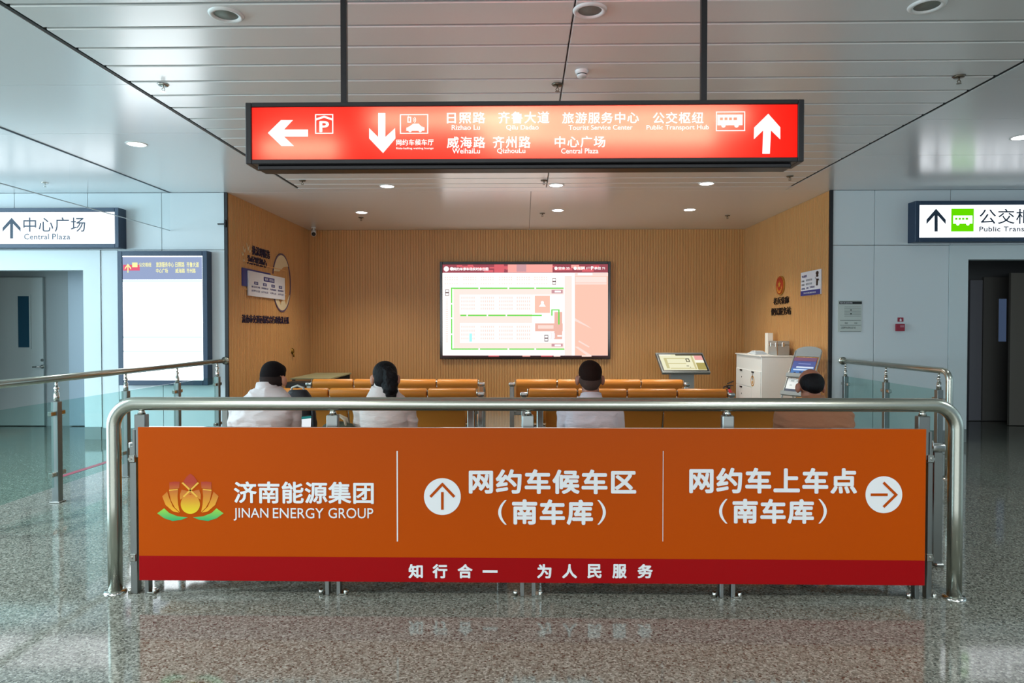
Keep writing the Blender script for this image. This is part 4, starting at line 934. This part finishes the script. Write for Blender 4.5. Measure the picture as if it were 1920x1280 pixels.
for (px, py, r) in ((466, 463, .05), (459, 468, .04), (456, 476, .025), (458, 488, .02), (469, 470, .03)):
    p = lx(px, py); m = MB(); m.prism([(XL+0.001, p.y-r, p.z+r), (XL+0.001, p.y-r*.1, p.z-r*.3), (XL+0.001, p.y+r, p.z+r*.6), (XL+0.001, p.y+r*.2, p.z-r)], (0.01, 0, 0))
    tag(m.build('bird_ornament', CRM), 'small cream bird ornament fixed beside the dark raised characters', 'wall ornament', 'cream bird ornaments')
# brass cover on the left wall
p = lx(549, 658); m = MB(); m.lathe([(0.0, 0.03), (0.035, 0.028), (0.05, 0.01), (0.052, 0.0)], (XL, p.y, p.z), 20, Matrix.Rotation(pi/2, 3, 'Y')); m.cyl((XL+0.02, p.y, p.z-0.02), (XL+0.03, p.y, p.z-0.10), 0.012)
tag(m.build('wall_hook', mat('old brass', '8a6a2c', 0.35, 0.8)), 'small brass hook on the left alcove wall above the first man', 'hook')

# ================================================================== RIGHT ALCOVE WALL: EMBLEM, LETTERS, POSTER
def rx(px, py, d=0.0): return PX(px, py, XR-d)
p = rx(1464.5, 535); ey = abs(rx(1472, 535).y-rx(1457, 535).y)/2; ez = (rx(1464, 517).z-rx(1464, 553).z)/2
G = thing('round_emblem', 'round red and gold emblem on the right alcove wall', 'emblem', (XR, p.y, p.z))
def rel(m, ky, kz, x0, x1, n=40): m.prism([(x0, p.y+ey*ky*cos(2*pi*i/n), p.z+ez*kz*sin(2*pi*i/n)) for i in range(n)], (x1-x0, 0, 0))
m = MB(); rel(m, 1, 1, XR-0.001, XR-0.02); m.build('gold_rim', mat('gold rim', 'b07a2c', 0.4, 0.3), G)
m = MB(); rel(m, .86, .9, XR-0.02, XR-0.026); m.build('red_disc', mat('emblem red', 'a8321a', 0.4), G)
m = MB(); st_ = [(XR-0.029, p.y+ey*.42*(1 if i % 2 == 0 else .42)*sin(pi*i/5), p.z+ez*.1+ez*.42*(1 if i % 2 == 0 else .42)*cos(pi*i/5)) for i in range(10)]
b = bmesh.new(); ff = b.faces.new([b.verts.new(q) for q in st_]); ff.normal_update(); bmesh.ops.triangulate(b, faces=[ff]); m.bm(b, smooth=False)
for i in range(9):
    a = radians(200+i*17.5); m.prism([(XR-0.026, p.y+ey*.6*cos(a)-0.015, p.z+ez*.66*sin(a)-0.02), (XR-0.026, p.y+ey*.6*cos(a)+0.015, p.z+ez*.66*sin(a)-0.02), (XR-0.026, p.y+ey*.6*cos(a), p.z+ez*.66*sin(a)+0.03)], (-0.003, 0, 0))
m.build('star_relief', mat('gold relief', 'c88a34', 0.4), G)
def rletters(label, s, px0, px1, ya, yb, yc, yd):
    A = rx(px0, (ya+yb)/2); Bq = rx(px1, (yc+yd)/2); zb_ = (rx(px0, yb).z+rx(px1, yd).z)/2; zt_ = (rx(px0, ya).z+rx(px1, yc).z)/2
    m = MB(); m.text(s, (XR-0.002, A.y, zb_), (0, Bq.y-A.y, 0), (0, 0, zt_-zb_), 0.007, 1.06, (-0.012, 0, 0)); tag(m.build('wall_lettering', BLACKP), label, 'wall lettering')
rletters('dark raised characters right under the round red emblem', '老兵驻廊', 1451, 1480, 558, 571, 555, 569)
rletters('wider lower line of dark characters under the red emblem', '便民服务站', 1447, 1484, 577, 591, 575, 590)
y0, y1 = rx(1504, 530).y, rx(1541, 530).y; z0 = (rx(1505, 555).z+rx(1541, 551).z)/2; z1 = (rx(1505, 511).z+rx(1541, 504).z)/2
PO = thing('notice_poster', 'white and blue notice poster on right alcove wall near the trim', 'poster', (XR, (y0+y1)/2, z0))
m = MB(); m.box((XR-0.02, y0, z0), (XR-0.001, y1, z1), 0.002); pb = m.build('board', WBD, PO)
XF = XR-0.0215; m = MB()
def rq(a0, b0, a1, b1, d=0.0): m.quad((XF-d, y0+(y1-y0)*a0, z0+(z1-z0)*b0), (XF-d, y0+(y1-y0)*a1, z0+(z1-z0)*b0), (XF-d, y0+(y1-y0)*a1, z0+(z1-z0)*b1), (XF-d, y0+(y1-y0)*a0, z0+(z1-z0)*b1))
def rt(s, a0, b0, a1, b1, bold=0.01): m.text(s, (XF-0.001, y0+(y1-y0)*a0, z0+(z1-z0)*b0), (0, (y1-y0)*(a1-a0), 0), (0, 0, (z1-z0)*(b1-b0)), bold)
rq(0, 0, 1, .21); rt('热心服务', .07, .76, .33, .87, .02); rt('服务热线', .06, .25, .24, .34); rt('优质', .3, .27, .42, .35); rt('文明出行', .48, .28, .74, .37)
m.mi = 2; rt('政策咨询', .28, .59, .6, .68); rt('便民引导', .28, .43, .6, .52)
m.mi = 1; rt('内容', .06, .58, .2, .66); rt('时间', .06, .42, .2, .5)
def rell(a, b, ra, rb, n=24): m.add([(XF-0.001, y0+(y1-y0)*(a+ra*cos(2*pi*i/n)), z0+(z1-z0)*(b+rb*sin(2*pi*i/n))) for i in range(n)], [tuple(range(n))], False)
rell(.85, .86, .07, .08); rell(.85, .75, .06, .05)
for q in (((.8, .36), (.88, .36), (.9, .62), (.8, .64)), ((.74, .68), (.8, .62), (.82, .6), (.76, .7)), ((.88, .6), (.93, .54), (.95, .56), (.9, .66))): m.add([(XF-0.001, y0+(y1-y0)*a, z0+(z1-z0)*b) for a, b in q], [(0, 1, 2, 3)], False)
m.mi = 3; rt('济南市交通运输执法支队', .16, .07, .8, .14)
m.build('printing', [BLU, BLACKP, mat('grey ink', '8b8f98', 0.5), WBD], pb)

# paper notice and fire alarm on the right hall wall
YN2 = YW-0.008
o = thing('wall_notice', 'grey printed notice sheet with black header on the right white wall', 'notice', (xpx(1594), YW, zpx(622)))
m = MB(); rect(m, 1571, 563, 1616, 622, YN2, 0.007, 0.006); nb = m.build('sheet', mat('notice paper', 'b4bfba', 0.5), o)
YQ = YN2+0.001
m = MB(); rect(m, 1573.5, 565, 1616, 570, YQ, -0.001)
for i in range(7): rect(m, 1583, 575+i*2.9, 1614, 575.5+i*2.9, YQ, -0.001)
for y in (600, 609, 621): rect(m, 1575, y, 1614, y+.6, YQ, -0.001)
for x, y in ((1595.5, 581), (1595.5, 588)): pdisc(m, x, y, 1.3, YQ, -0.0015, 14)
for x in (1582, 1600): ptext(m, '时间', x+2, 604, x+7, 607.5, YQ)
ptext(m, '注意事项以现场公告为准', 1577, 612, 1604, 616, YQ)
m.mi = 1; ptext(m, '网约车运营须知', 1575, 566, 1598, 569.3, YQ, dy=-0.003); m.build('printing', [mat('black ink', '101a18', 0.5), WBD], nb)
o = thing('fire_alarm_call_point', 'red fire alarm call point with small sign on the right wall', 'fire alarm', (xpx(1689), YW, zpx(620)))
m = MB(); rect(m, 1682, 607, 1697, 620.5, YW-0.045, 0.044, 0.04); al = m.build('alarm_box', mat('alarm red', '8e0f2c', 0.35), o)
m = MB(); rect(m, 1687.5, 609.5, 1695, 613.5, YW-0.041, -0.002); m.build('press_plate', mat('alarm plate', 'a86a78', 0.4), al)
m = MB(); rect(m, 1683, 595, 1694, 603, YW-0.004, 0.003, 0.003); sg = m.build('alarm_sign', mat('alarm red', '8e0f2c', 0.35), o)
m = MB(); ppoly(m, [(1687, 602), (1686.5, 599), (1688.5, 596.5), (1690.5, 599.5), (1690, 602)], YW-0.004, -0.002); m.build('flame_symbol', WBD, sg)

# ================================================================== PEOPLE
def blob(name, prims, mt, parent, voxel=0.007, smooth=6, wrinkle=None, loc=None):
    """union of lofts, capsules and ellipsoids, remeshed into one continuous skin"""
    M = MB()
    for pr in prims:
        if pr[0] == 'c':
            _, p0, r0, p1, r1 = pr; p0 = Vector(p0); p1 = Vector(p1); n = 14
            q = (p1-p0).to_track_quat('Z', 'Y').to_matrix(); Ln = (p1-p0).length; vs = []; fs = []; rows = []
            for a in range(-80, 1, 20): rows.append((r0*cos(radians(a)), r0*sin(radians(a))))
            for a in range(0, 81, 20): rows.append((r1*cos(radians(a)), Ln+r1*sin(radians(a))))
            for r, z in rows: vs += [p0 + q @ Vector((r*cos(2*pi*k/n), r*sin(2*pi*k/n), z)) for k in range(n)]
            for i in range(len(rows)-1):
                for k in range(n): fs.append((i*n+k, i*n+(k+1) % n, (i+1)*n+(k+1) % n, (i+1)*n+k))
            fs.append(tuple(range(n-1, -1, -1))); fs.append(tuple(range((len(rows)-1)*n, len(rows)*n))); M.add(vs, fs)
        elif pr[0] == 'e':
            _, c0, rad, *rt_ = pr; b = bmesh.new(); bmesh.ops.create_icosphere(b, subdivisions=3, radius=1)
            R3 = Euler([radians(v) for v in (rt_[0] if rt_ else (0, 0, 0))]).to_matrix()
            for v in b.verts: v.co = Vector(c0) + R3 @ Vector((v.co.x*rad[0], v.co.y*rad[1], v.co.z*rad[2]))
            M.bm(b)
        else:
            _, rings = pr; n = 28; vs = []; fs = []
            for (c0, a, b_) in rings:
                for k in range(n):
                    t = 2*pi*k/n; cx = abs(cos(t))**0.85*(1 if cos(t) >= 0 else -1); sy = abs(sin(t))**0.85*(1 if sin(t) >= 0 else -1)
                    vs.append(Vector(c0)+Vector((a*cx, b_*sy, 0)))
            for i in range(len(rings)-1):
                for k in range(n): fs.append((i*n+k, i*n+(k+1) % n, (i+1)*n+(k+1) % n, (i+1)*n+k))
            fs.append(tuple(range(n-1, -1, -1))); fs.append(tuple(range((len(rings)-1)*n, len(rings)*n))); M.add(vs, fs)
    o = M.build(name, mt, parent, True)
    md = o.modifiers.new('r', 'REMESH'); md.mode = 'VOXEL'; md.voxel_size = voxel
    md = o.modifiers.new('s', 'SMOOTH'); md.iterations = smooth; md.factor = 0.5
    bpy.context.view_layer.update()
    me = bpy.data.meshes.new_from_object(o.evaluated_get(bpy.context.evaluated_depsgraph_get()))
    o.modifiers.clear(); old = o.data; o.data = me; bpy.data.meshes.remove(old)
    if wrinkle:
        amp, sc, seed = wrinkle; me.calc_normals_split() if hasattr(me, 'calc_normals_split') else None
        nr = [v.normal.copy() for v in me.vertices]
        for v, nn in zip(me.vertices, nr):
            p = v.co; q = Vector((p.x*sc*0.8+p.z*sc*0.5+seed, p.y*sc*0.8, p.z*sc*1.25-p.x*sc*0.3))
            a = noise.noise(q); rdg = 1-abs(a)*2.2
            v.co = p + nn*max(-0.003, amp*(rdg*0.75+0.6*noise.noise(q*0.45)-0.25))
    for pl_ in me.polygons: pl_.use_smooth = True
    me.materials.clear(); me.materials.append(mt)
    return o

SKIN = mat('skin', 'b98468', 0.5); SKIN2 = mat('tanned skin', '96614a', 0.5)
HAIRB = mat('black hair', '08070a', 0.6, spec=0.18, bump=(0.6, (160, 160, 30))); HAIRF = mat('cropped black hair', '161314', 0.8, spec=0.1, bump=(0.5, 300)); HAIRBR = mat('dark brown cropped hair', '22140f', 0.8, spec=0.1, bump=(0.5, 300))
def person(x, label, skin, shirt, trou, hair, head_dx=0.0, head_dy=0.0, head_dz=0.0, sh=0.195, style='short', torso=1.0, sleeve=0.5, lean=0.0, dip=0.0, Y=4.62, arms='lap', seed=0.0, rz=0.0, shz=0.0, yaw=0.0):
    o = thing('person', label, 'person', (x, Y, 0), rz=rz)
    V3 = Vector; hipz = 0.552
    nb = V3((head_dx*0.5, 0.02+lean*0.6, 1.0+shz))          # neck base
    hc = V3((head_dx, 0.05+lean+head_dy, 1.145+head_dz))   # head centre
    tw = sh*torso
    rings = lambda g: [((0, 0.0, 0.48), 0.135*torso+g, 0.09+g), ((0, -0.002, 0.54), 0.16*torso+g, 0.115+g), ((0, -0.008, 0.63), 0.148*torso+g, 0.108*torso+g), ((head_dx*.15, 0.0+lean*.25, 0.74), 0.155*torso+g, 0.112*torso+g),
                       ((head_dx*.3, 0.0+lean*.45, 0.845+shz*.4), tw*0.92+g, 0.115*torso+g), ((head_dx*.4, 0.01+lean*.55, 0.92+shz*.6), tw*0.93+g, 0.10*torso+g), ((head_dx*.45, 0.015+lean*.6, 0.975+shz*.85), tw*0.55+g, 0.075+g), ((head_dx*.5, 0.02+lean*.6, 1.005+shz), 0.075+g, 0.062+g)]
    hips = {s: V3((s*0.09, 0.03, hipz)) for s in (-1, 1)}; kn = {s: V3((s*0.115, 0.46, 0.522)) for s in (-1, 1)}; an = {s: V3((s*0.115, 0.47, 0.09)) for s in (-1, 1)}
    shd = {s: V3((s*(sh-0.02)+head_dx*.35, 0.015+lean*.55, 0.90+shz*.55)) for s in (-1, 1)}
    el = {s: V3((s*(sh+0.008), 0.07+lean*.4, 0.67)) for s in (-1, 1)}
    wr = {s: V3((s*0.11, 0.30+lean*.3, 0.625)) for s in (-1, 1)}
    if arms == 'phone': wr[1] = V3((0.15, 0.27+lean*.3, 0.66))
    B = [('l', rings(-0.006))]
    B += [('c', nb-V3((0, 0, 0.05)), 0.068, hc+V3((0, -0.022, -0.06)), 0.060)]
    HS = 1.07
    hd = lambda v: hc + Euler((radians(-dip), 0, radians(yaw))).to_matrix() @ (V3(v)*HS)
    B += [('e', hd((0, -0.012, 0.02)), (0.079, 0.096, 0.096), (-dip, 0, yaw)), ('e', hd((0, 0.03, -0.045)), (0.057, 0.062, 0.065), (-dip, 0, yaw)), ('e', hd((0, 0.062, -0.082)), (0.03, 0.03, 0.026)),
          ('c', hd((0, 0.085, 0.008)), 0.008, hd((0, 0.105, -0.03)), 0.012), ('e', hd((0, 0.088, -0.062)), (0.024, 0.012, 0.009)), ('e', hd((0, 0.078, 0.022)), (0.05, 0.018, 0.012))]
    for s in (-1, 1):
        B += [('e', hd((s*0.083, 0.0, -0.012)), (0.014, 0.023, 0.036), (0, 0, s*-22))]
        B += [('c', shd[s], 0.043, el[s], 0.038), ('c', el[s], 0.04, wr[s], 0.027)]
        B += [('c', hips[s], 0.078, kn[s], 0.055), ('c', kn[s], 0.052, an[s], 0.034), ('c', an[s], 0.036, an[s]+V3((0, 0.13, -0.055)), 0.026)]
        d = (wr[s]-el[s]).normalized(); side = V3((-s*0.8, 0.3, 0)).normalized(); dn = V3((0, 0, -1))
        d = (d*0.6+V3((-s*0.3, 0.75, -0.35))).normalized(); side = (side-d*side.dot(d)).normalized(); dn = d.cross(side); dn = dn if dn.z < 0 else -dn
        pc = wr[s]+d*0.05; B += [('c', wr[s], 0.025, wr[s]+d*0.03, 0.028)]
        for i in range(4):
            off = side*((1.5-i)*0.0205); k0 = wr[s]+d*0.085+off; B += [('c', wr[s]+d*0.03+off*0.75, 0.0145, k0, 0.0115)]
            ln = (0.036, 0.042, 0.039, 0.029)[i]; k1 = k0+(d*0.9+dn*0.4).normalized()*ln; k2 = k1+(d*0.45+dn*0.9).normalized()*ln*0.7; k3 = k2+(d*0.05+dn).normalized()*ln*0.5
            B += [('c', k0, 0.010, k1, 0.0088), ('c', k1, 0.0088, k2, 0.0082), ('c', k2, 0.0082, k3, 0.0074)]
        t0 = wr[s]+d*0.025+side*0.03; t1 = t0+(d*0.6+side*0.8).normalized()*0.042; t2 = t1+(d+dn*0.4).normalized()*0.03; B += [('c', wr[s]+d*0.012+side*0.014, 0.015, t0, 0.013), ('c', t0, 0.012, t1, 0.010), ('c', t1, 0.010, t2, 0.0085)]
    body = blob('body', B, skin, o, 0.0052, 4)
    # eyes and mouth
    for s in (-1, 1): m = MB(); m.lathe([(0.0, 0.0)] + [(0.011*sin(radians(a)), 0.011-0.011*cos(radians(a))) for a in range(30, 181, 30)], hd((s*0.03, 0.068, 0.004)), 12); m.build('eye', mat('eye dark', '1a1412', 0.2), o, True)
    # shirt
    Sp = [('l', [r for r in rings(0.012)])]
    for s in (-1, 1):
        e = shd[s].lerp(el[s], sleeve); Sp += [('c', shd[s]+V3((0, 0, -0.002)), 0.062, e, 0.056 if sleeve < 0.9 else 0.05)]
        if sleeve > 0.9: Sp += [('c', el[s], 0.05, el[s].lerp(wr[s], sleeve-0.9), 0.043)]
    shp = blob('shirt', Sp, shirt, o, 0.0075, 5, (0.016, 8.0, seed))
    # collar
    m = MB(); n = 28; cr = []
    for k in range(n):
        a = 2*pi*k/n; h = 0.035*(0.5-0.5*sin(a)) + 0.004
        for (rr, dz) in ((0.082, -0.018), (0.071, h), (0.066, h-0.002), (0.066, -0.02)): cr.append(nb+V3((rr*cos(a), rr*0.92*sin(a)+0.004, dz+0.012)))
    m.add(cr, [(4*k+j, 4*((k+1) % n)+j, 4*((k+1) % n)+j+1, 4*k+j+1) for k in range(n) for j in range(3)], True); m.build('collar', shirt, shp, True)
    # trousers, shoes
    Tp = [('l', [((0, 0.01, 0.465), 0.15*torso, 0.10), ((0, 0.01, 0.535), 0.176*torso, 0.125), ((0, -0.005, 0.60), 0.163*torso, 0.122*torso)])]
    for s in (-1, 1): Tp += [('c', hips[s], 0.09, kn[s], 0.07), ('c', kn[s], 0.07, an[s]+V3((0, 0, 0.03)), 0.055)]
    blob('trousers', Tp, trou, o, 0.009, 5, (0.006, 8.0, seed+3))
    for s in (-1, 1): blob('shoe', [('c', an[s]+V3((0, -0.03, -0.035)), 0.048, an[s]+V3((0, 0.05, -0.045)), 0.044), ('c', an[s]+V3((0, 0.05, -0.047)), 0.043, an[s]+V3((0.01*s, 0.15, -0.053)), 0.036)], BLACKP, o, 0.008, 4)
    # hair
    fade = MATS.get('fade '+hair.name) or mat('fade '+hair.name, '4a3a34' if hair is HAIRBR else '2e2624', 0.8, spec=0.1, bump=(0.4, 300))
    if style == 'short':
        H = [('e', hd((0, -0.014, 0.042)), (0.083, 0.099, 0.085), (-dip, 0, yaw)), ('e', hd((0, -0.045, 0.02)), (0.074, 0.068, 0.075), (-dip, 0, yaw)), ('e', hd((0, 0.03, 0.078)), (0.064, 0.066, 0.046), (-dip, 0, yaw))]
        blob('hair_fade', [('e', hd((0, -0.022, -0.008)), (0.0805, 0.086, 0.07), (-dip, 0, yaw)), ('e', hd((0, -0.056, -0.03)), (0.062, 0.046, 0.055), (-dip, 0, yaw))], fade, o, 0.006, 4)
    elif style == 'bald':
        H = [('e', hd((0, -0.032, 0.012)), (0.083, 0.085, 0.077), (-dip, 0, yaw)), ('e', hd((0.0, -0.058, -0.012)), (0.068, 0.050, 0.062), (-dip, 0, yaw)), ('e', hd((0.0, 0.0, 0.012)), (0.083, 0.070, 0.05), (-dip, 0, yaw))]
    else:
        H = [('e', hd((0, -0.012, 0.032)), (0.086, 0.098, 0.086), (-dip, 0, yaw)), ('e', hd((0, -0.05, -0.01)), (0.076, 0.06, 0.075), (-dip, 0, yaw)), ('c', hd((-0.074, 0.02, 0.0)), 0.024, hd((-0.074, 0.03, -0.085)), 0.012), ('c', hd((0.072, 0.02, 0.0)), 0.022, hd((0.07, 0.03, -0.06)), 0.012)]
    ho = blob('hair', H, hair, o, 0.006, 4)
    if style == 'pony':
        t = hd((0.035, -0.095, 0.0))
        blob('ponytail', [('c', hd((0.012, -0.085, 0.045)), 0.034, t, 0.046), ('c', t, 0.052, t+V3((0.008, -0.018, -0.075)), 0.050), ('c', t+V3((0.008, -0.018, -0.075)), 0.048, t+V3((-0.012, -0.01, -0.15)), 0.014), ('c', t+V3((0.02, -0.018, -0.05)), 0.042, t+V3((0.028, -0.01, -0.135)), 0.012), ('c', t+V3((-0.02, -0.01, -0.05)), 0.036, t+V3((-0.03, -0.008, -0.115)), 0.012)], hair, ho, 0.006, 2, (0.008, 26, 2))
        m = MB(); c0 = hd((0.012, -0.082, 0.042)); m.lathe([(0.030, -0.008), (0.036, 0.0), (0.030, 0.008)], c0, 16, Matrix.Rotation(radians(70), 3, 'X')); m.build('hair_tie', BLACKP, ho, True)
    return o
WS = mat('white shirt cotton', 'cfcbcb', 0.75, bump=(0.9, (10, 10, 26))); WS2 = mat('off white blouse', 'd2ccc8', 0.75, bump=(0.9, (10, 10, 26))); WS3 = mat('white tee shirt', 'cdcad0', 0.78, bump=(0.9, (10, 10, 26))); BRS = mat('brown shirt cotton', '8d5f42', 0.8, bump=(0.9, (10, 10, 26)))
NVT = mat('navy trousers', '1d2230', 0.75); BKT = mat('black trousers', '17161a', 0.75); KHT = mat('khaki trousers', '6b5d48', 0.8)
YP = 4.70
pxx = lambda px: PY(px, 740, YP).x
person(pxx(487), 'man in white shirt looking down at a tablet', SKIN, WS, BKT, HAIRF, head_dx=0.05, sh=0.205, lean=0.07, dip=20, shz=0.085, sleeve=0.6, Y=YP, arms='phone', seed=1.3, torso=1.08, head_dz=-0.002, yaw=-8)
person(pxx(722), 'woman with black ponytail in white short sleeved blouse', SKIN, WS2, NVT, HAIRB, head_dx=-0.01, sh=0.175, style='pony', sleeve=0.55, Y=YP, seed=4.1, torso=0.95, dip=4, head_dz=0.015, shz=0.10, yaw=10)
person(pxx(1111), 'man with cropped hair in white tee shirt right of the aisle', SKIN2, WS3, NVT, HAIRBR, head_dx=-0.01, sh=0.19, sleeve=0.55, Y=YP+0.03, seed=7.7, dip=2, head_dz=0.01, shz=0.02)
person(pxx(1533), 'balding man in brown shirt bowing his head', SKIN2, BRS, KHT, HAIRB, head_dx=0.0, sh=0.23, style='bald', sleeve=0.6, Y=YP, seed=11.2, torso=1.14, dip=24, head_dz=-0.045, lean=0.07, shz=0.0)

# tablet in the first man's hand
tb = Vector((pxx(487)+0.150, YP+0.435, 0.752)); TBm = Matrix.Translation(tb) @ Matrix.Rotation(radians(-28), 4, 'X') @ Matrix.Rotation(radians(-6), 4, 'Y')
o = thing('tablet', 'small tablet with white screen held by the man looking down', 'tablet', tb); o.rotation_euler = TBm.to_euler()
m = MB(); m.box((-0.075, 0.0, -0.10), (0.075, 0.008, 0.10), 0.003); m.build('case', BLACKP, o, True)
m = MB(); m.quad((-0.068, -0.001, -0.09), (0.068, -0.001, -0.09), (0.068, -0.001, 0.09), (-0.068, -0.001, 0.09)); m.mi = 1; m.quad((-0.068, -0.0015, 0.07), (0.068, -0.0015, 0.07), (0.068, -0.0015, 0.09), (-0.068, -0.0015, 0.09)); m.build('screen', [emis('tablet white', 'e8eef4', 0.9), emis('tablet green', '2a7a78', 0.8)], o, True)

# backpack on the seat beside him
BK = mat('black nylon', '12131a', 0.6, bump=(0.3, 120)); YBK = 5.66; bxp = PY(560, 760, YBK).x
o = thing('backpack', 'black backpack with pale handle standing on a dark suitcase', 'backpack', (bxp, YBK, 0.362))
blob('pack_body', [('l', [((0.01, 0.02, 0.02), 0.135, 0.095), ((0.01, 0.02, 0.06), 0.148, 0.115), ((0.005, 0.02, 0.30), 0.142, 0.11), ((-0.005, 0.02, 0.48), 0.13, 0.095), ((-0.01, 0.015, 0.58), 0.105, 0.07), ((-0.01, 0.01, 0.63), 0.07, 0.045)])], BK, o, 0.008, 5, (0.006, 7, 5))
blob('front_pocket', [('l', [((0.01, -0.085, 0.05), 0.10, 0.03), ((0.01, -0.09, 0.09), 0.112, 0.045), ((0.01, -0.085, 0.28), 0.108, 0.04), ((0.005, -0.075, 0.36), 0.09, 0.025)])], BK, o, 0.008, 4, (0.004, 9, 2))
m = MB(); m.tube([(-0.065, 0.0, 0.615), (-0.055, 0.0, 0.65), (-0.01, 0.0, 0.668), (0.04, 0.0, 0.65), (0.05, 0.0, 0.615)], 0.009, 10); m.build('handle', mat('pale webbing', 'b9b7ad', 0.6), o, True)
m = MB(); m.tube([(0.105, -0.02, 0.55), (0.135, -0.05, 0.45), (0.15, -0.06, 0.25), (0.14, -0.04, 0.08)], 0.014, 8); m.tube([(-0.11, -0.02, 0.55), (-0.135, -0.05, 0.45), (-0.14, -0.06, 0.25), (-0.13, -0.04, 0.08)], 0.014, 8); m.build('strap', BK, o, True)
o = thing('suitcase', 'dark suitcase carrying the black backpack', 'suitcase', (bxp, YBK, 0)); SCM = mat('dark suitcase shell', '1b1c22', 0.4)
m = MB(); m.box((bxp-0.19, YBK-0.13, 0.05), (bxp+0.19, YBK+0.13, 0.36), 0.03, 3); m.build('shell', SCM, o)
for sx in (-1, 1):
    for sy in (-1, 1): m = MB(); m.cyl((bxp+sx*0.15-0.012, YBK+sy*0.09, 0.025), (bxp+sx*0.15+0.012, YBK+sy*0.09, 0.025), 0.025, n=14); m.box((bxp+sx*0.15-0.018, YBK+sy*0.09-0.015, 0.03), (bxp+sx*0.15+0.018, YBK+sy*0.09+0.015, 0.06)); m.build('wheel', BLACKP, o)
# olive tote bag beside the woman
gx = -1.275; OL = mat('olive canvas', '3c4232', 0.75, bump=(0.3, 60))
o = thing('tote_bag', 'olive canvas bag with pale handle on the bench left of the woman', 'bag', (gx, YP-0.03, 0.452))
blob('bag_body', [('l', [((0, 0, 0.015), 0.08, 0.07), ((0, 0, 0.08), 0.09, 0.09), ((0.0, 0, 0.28), 0.095, 0.08), ((0.0, 0, 0.38), 0.11, 0.055), ((0.0, 0, 0.405), 0.09, 0.03)])], OL, o, 0.008, 5, (0.014, 10, 3))
for yy in (-0.03, 0.03):
    m = MB(); m.tube([(-0.055, yy, 0.36), (-0.04, yy, 0.43), (0.0, yy*0.6, 0.455), (0.045, yy, 0.43), (0.06, yy, 0.36)], 0.0085, 8); m.build('handle', mat('beige handle', 'b0a791', 0.6), o, True)
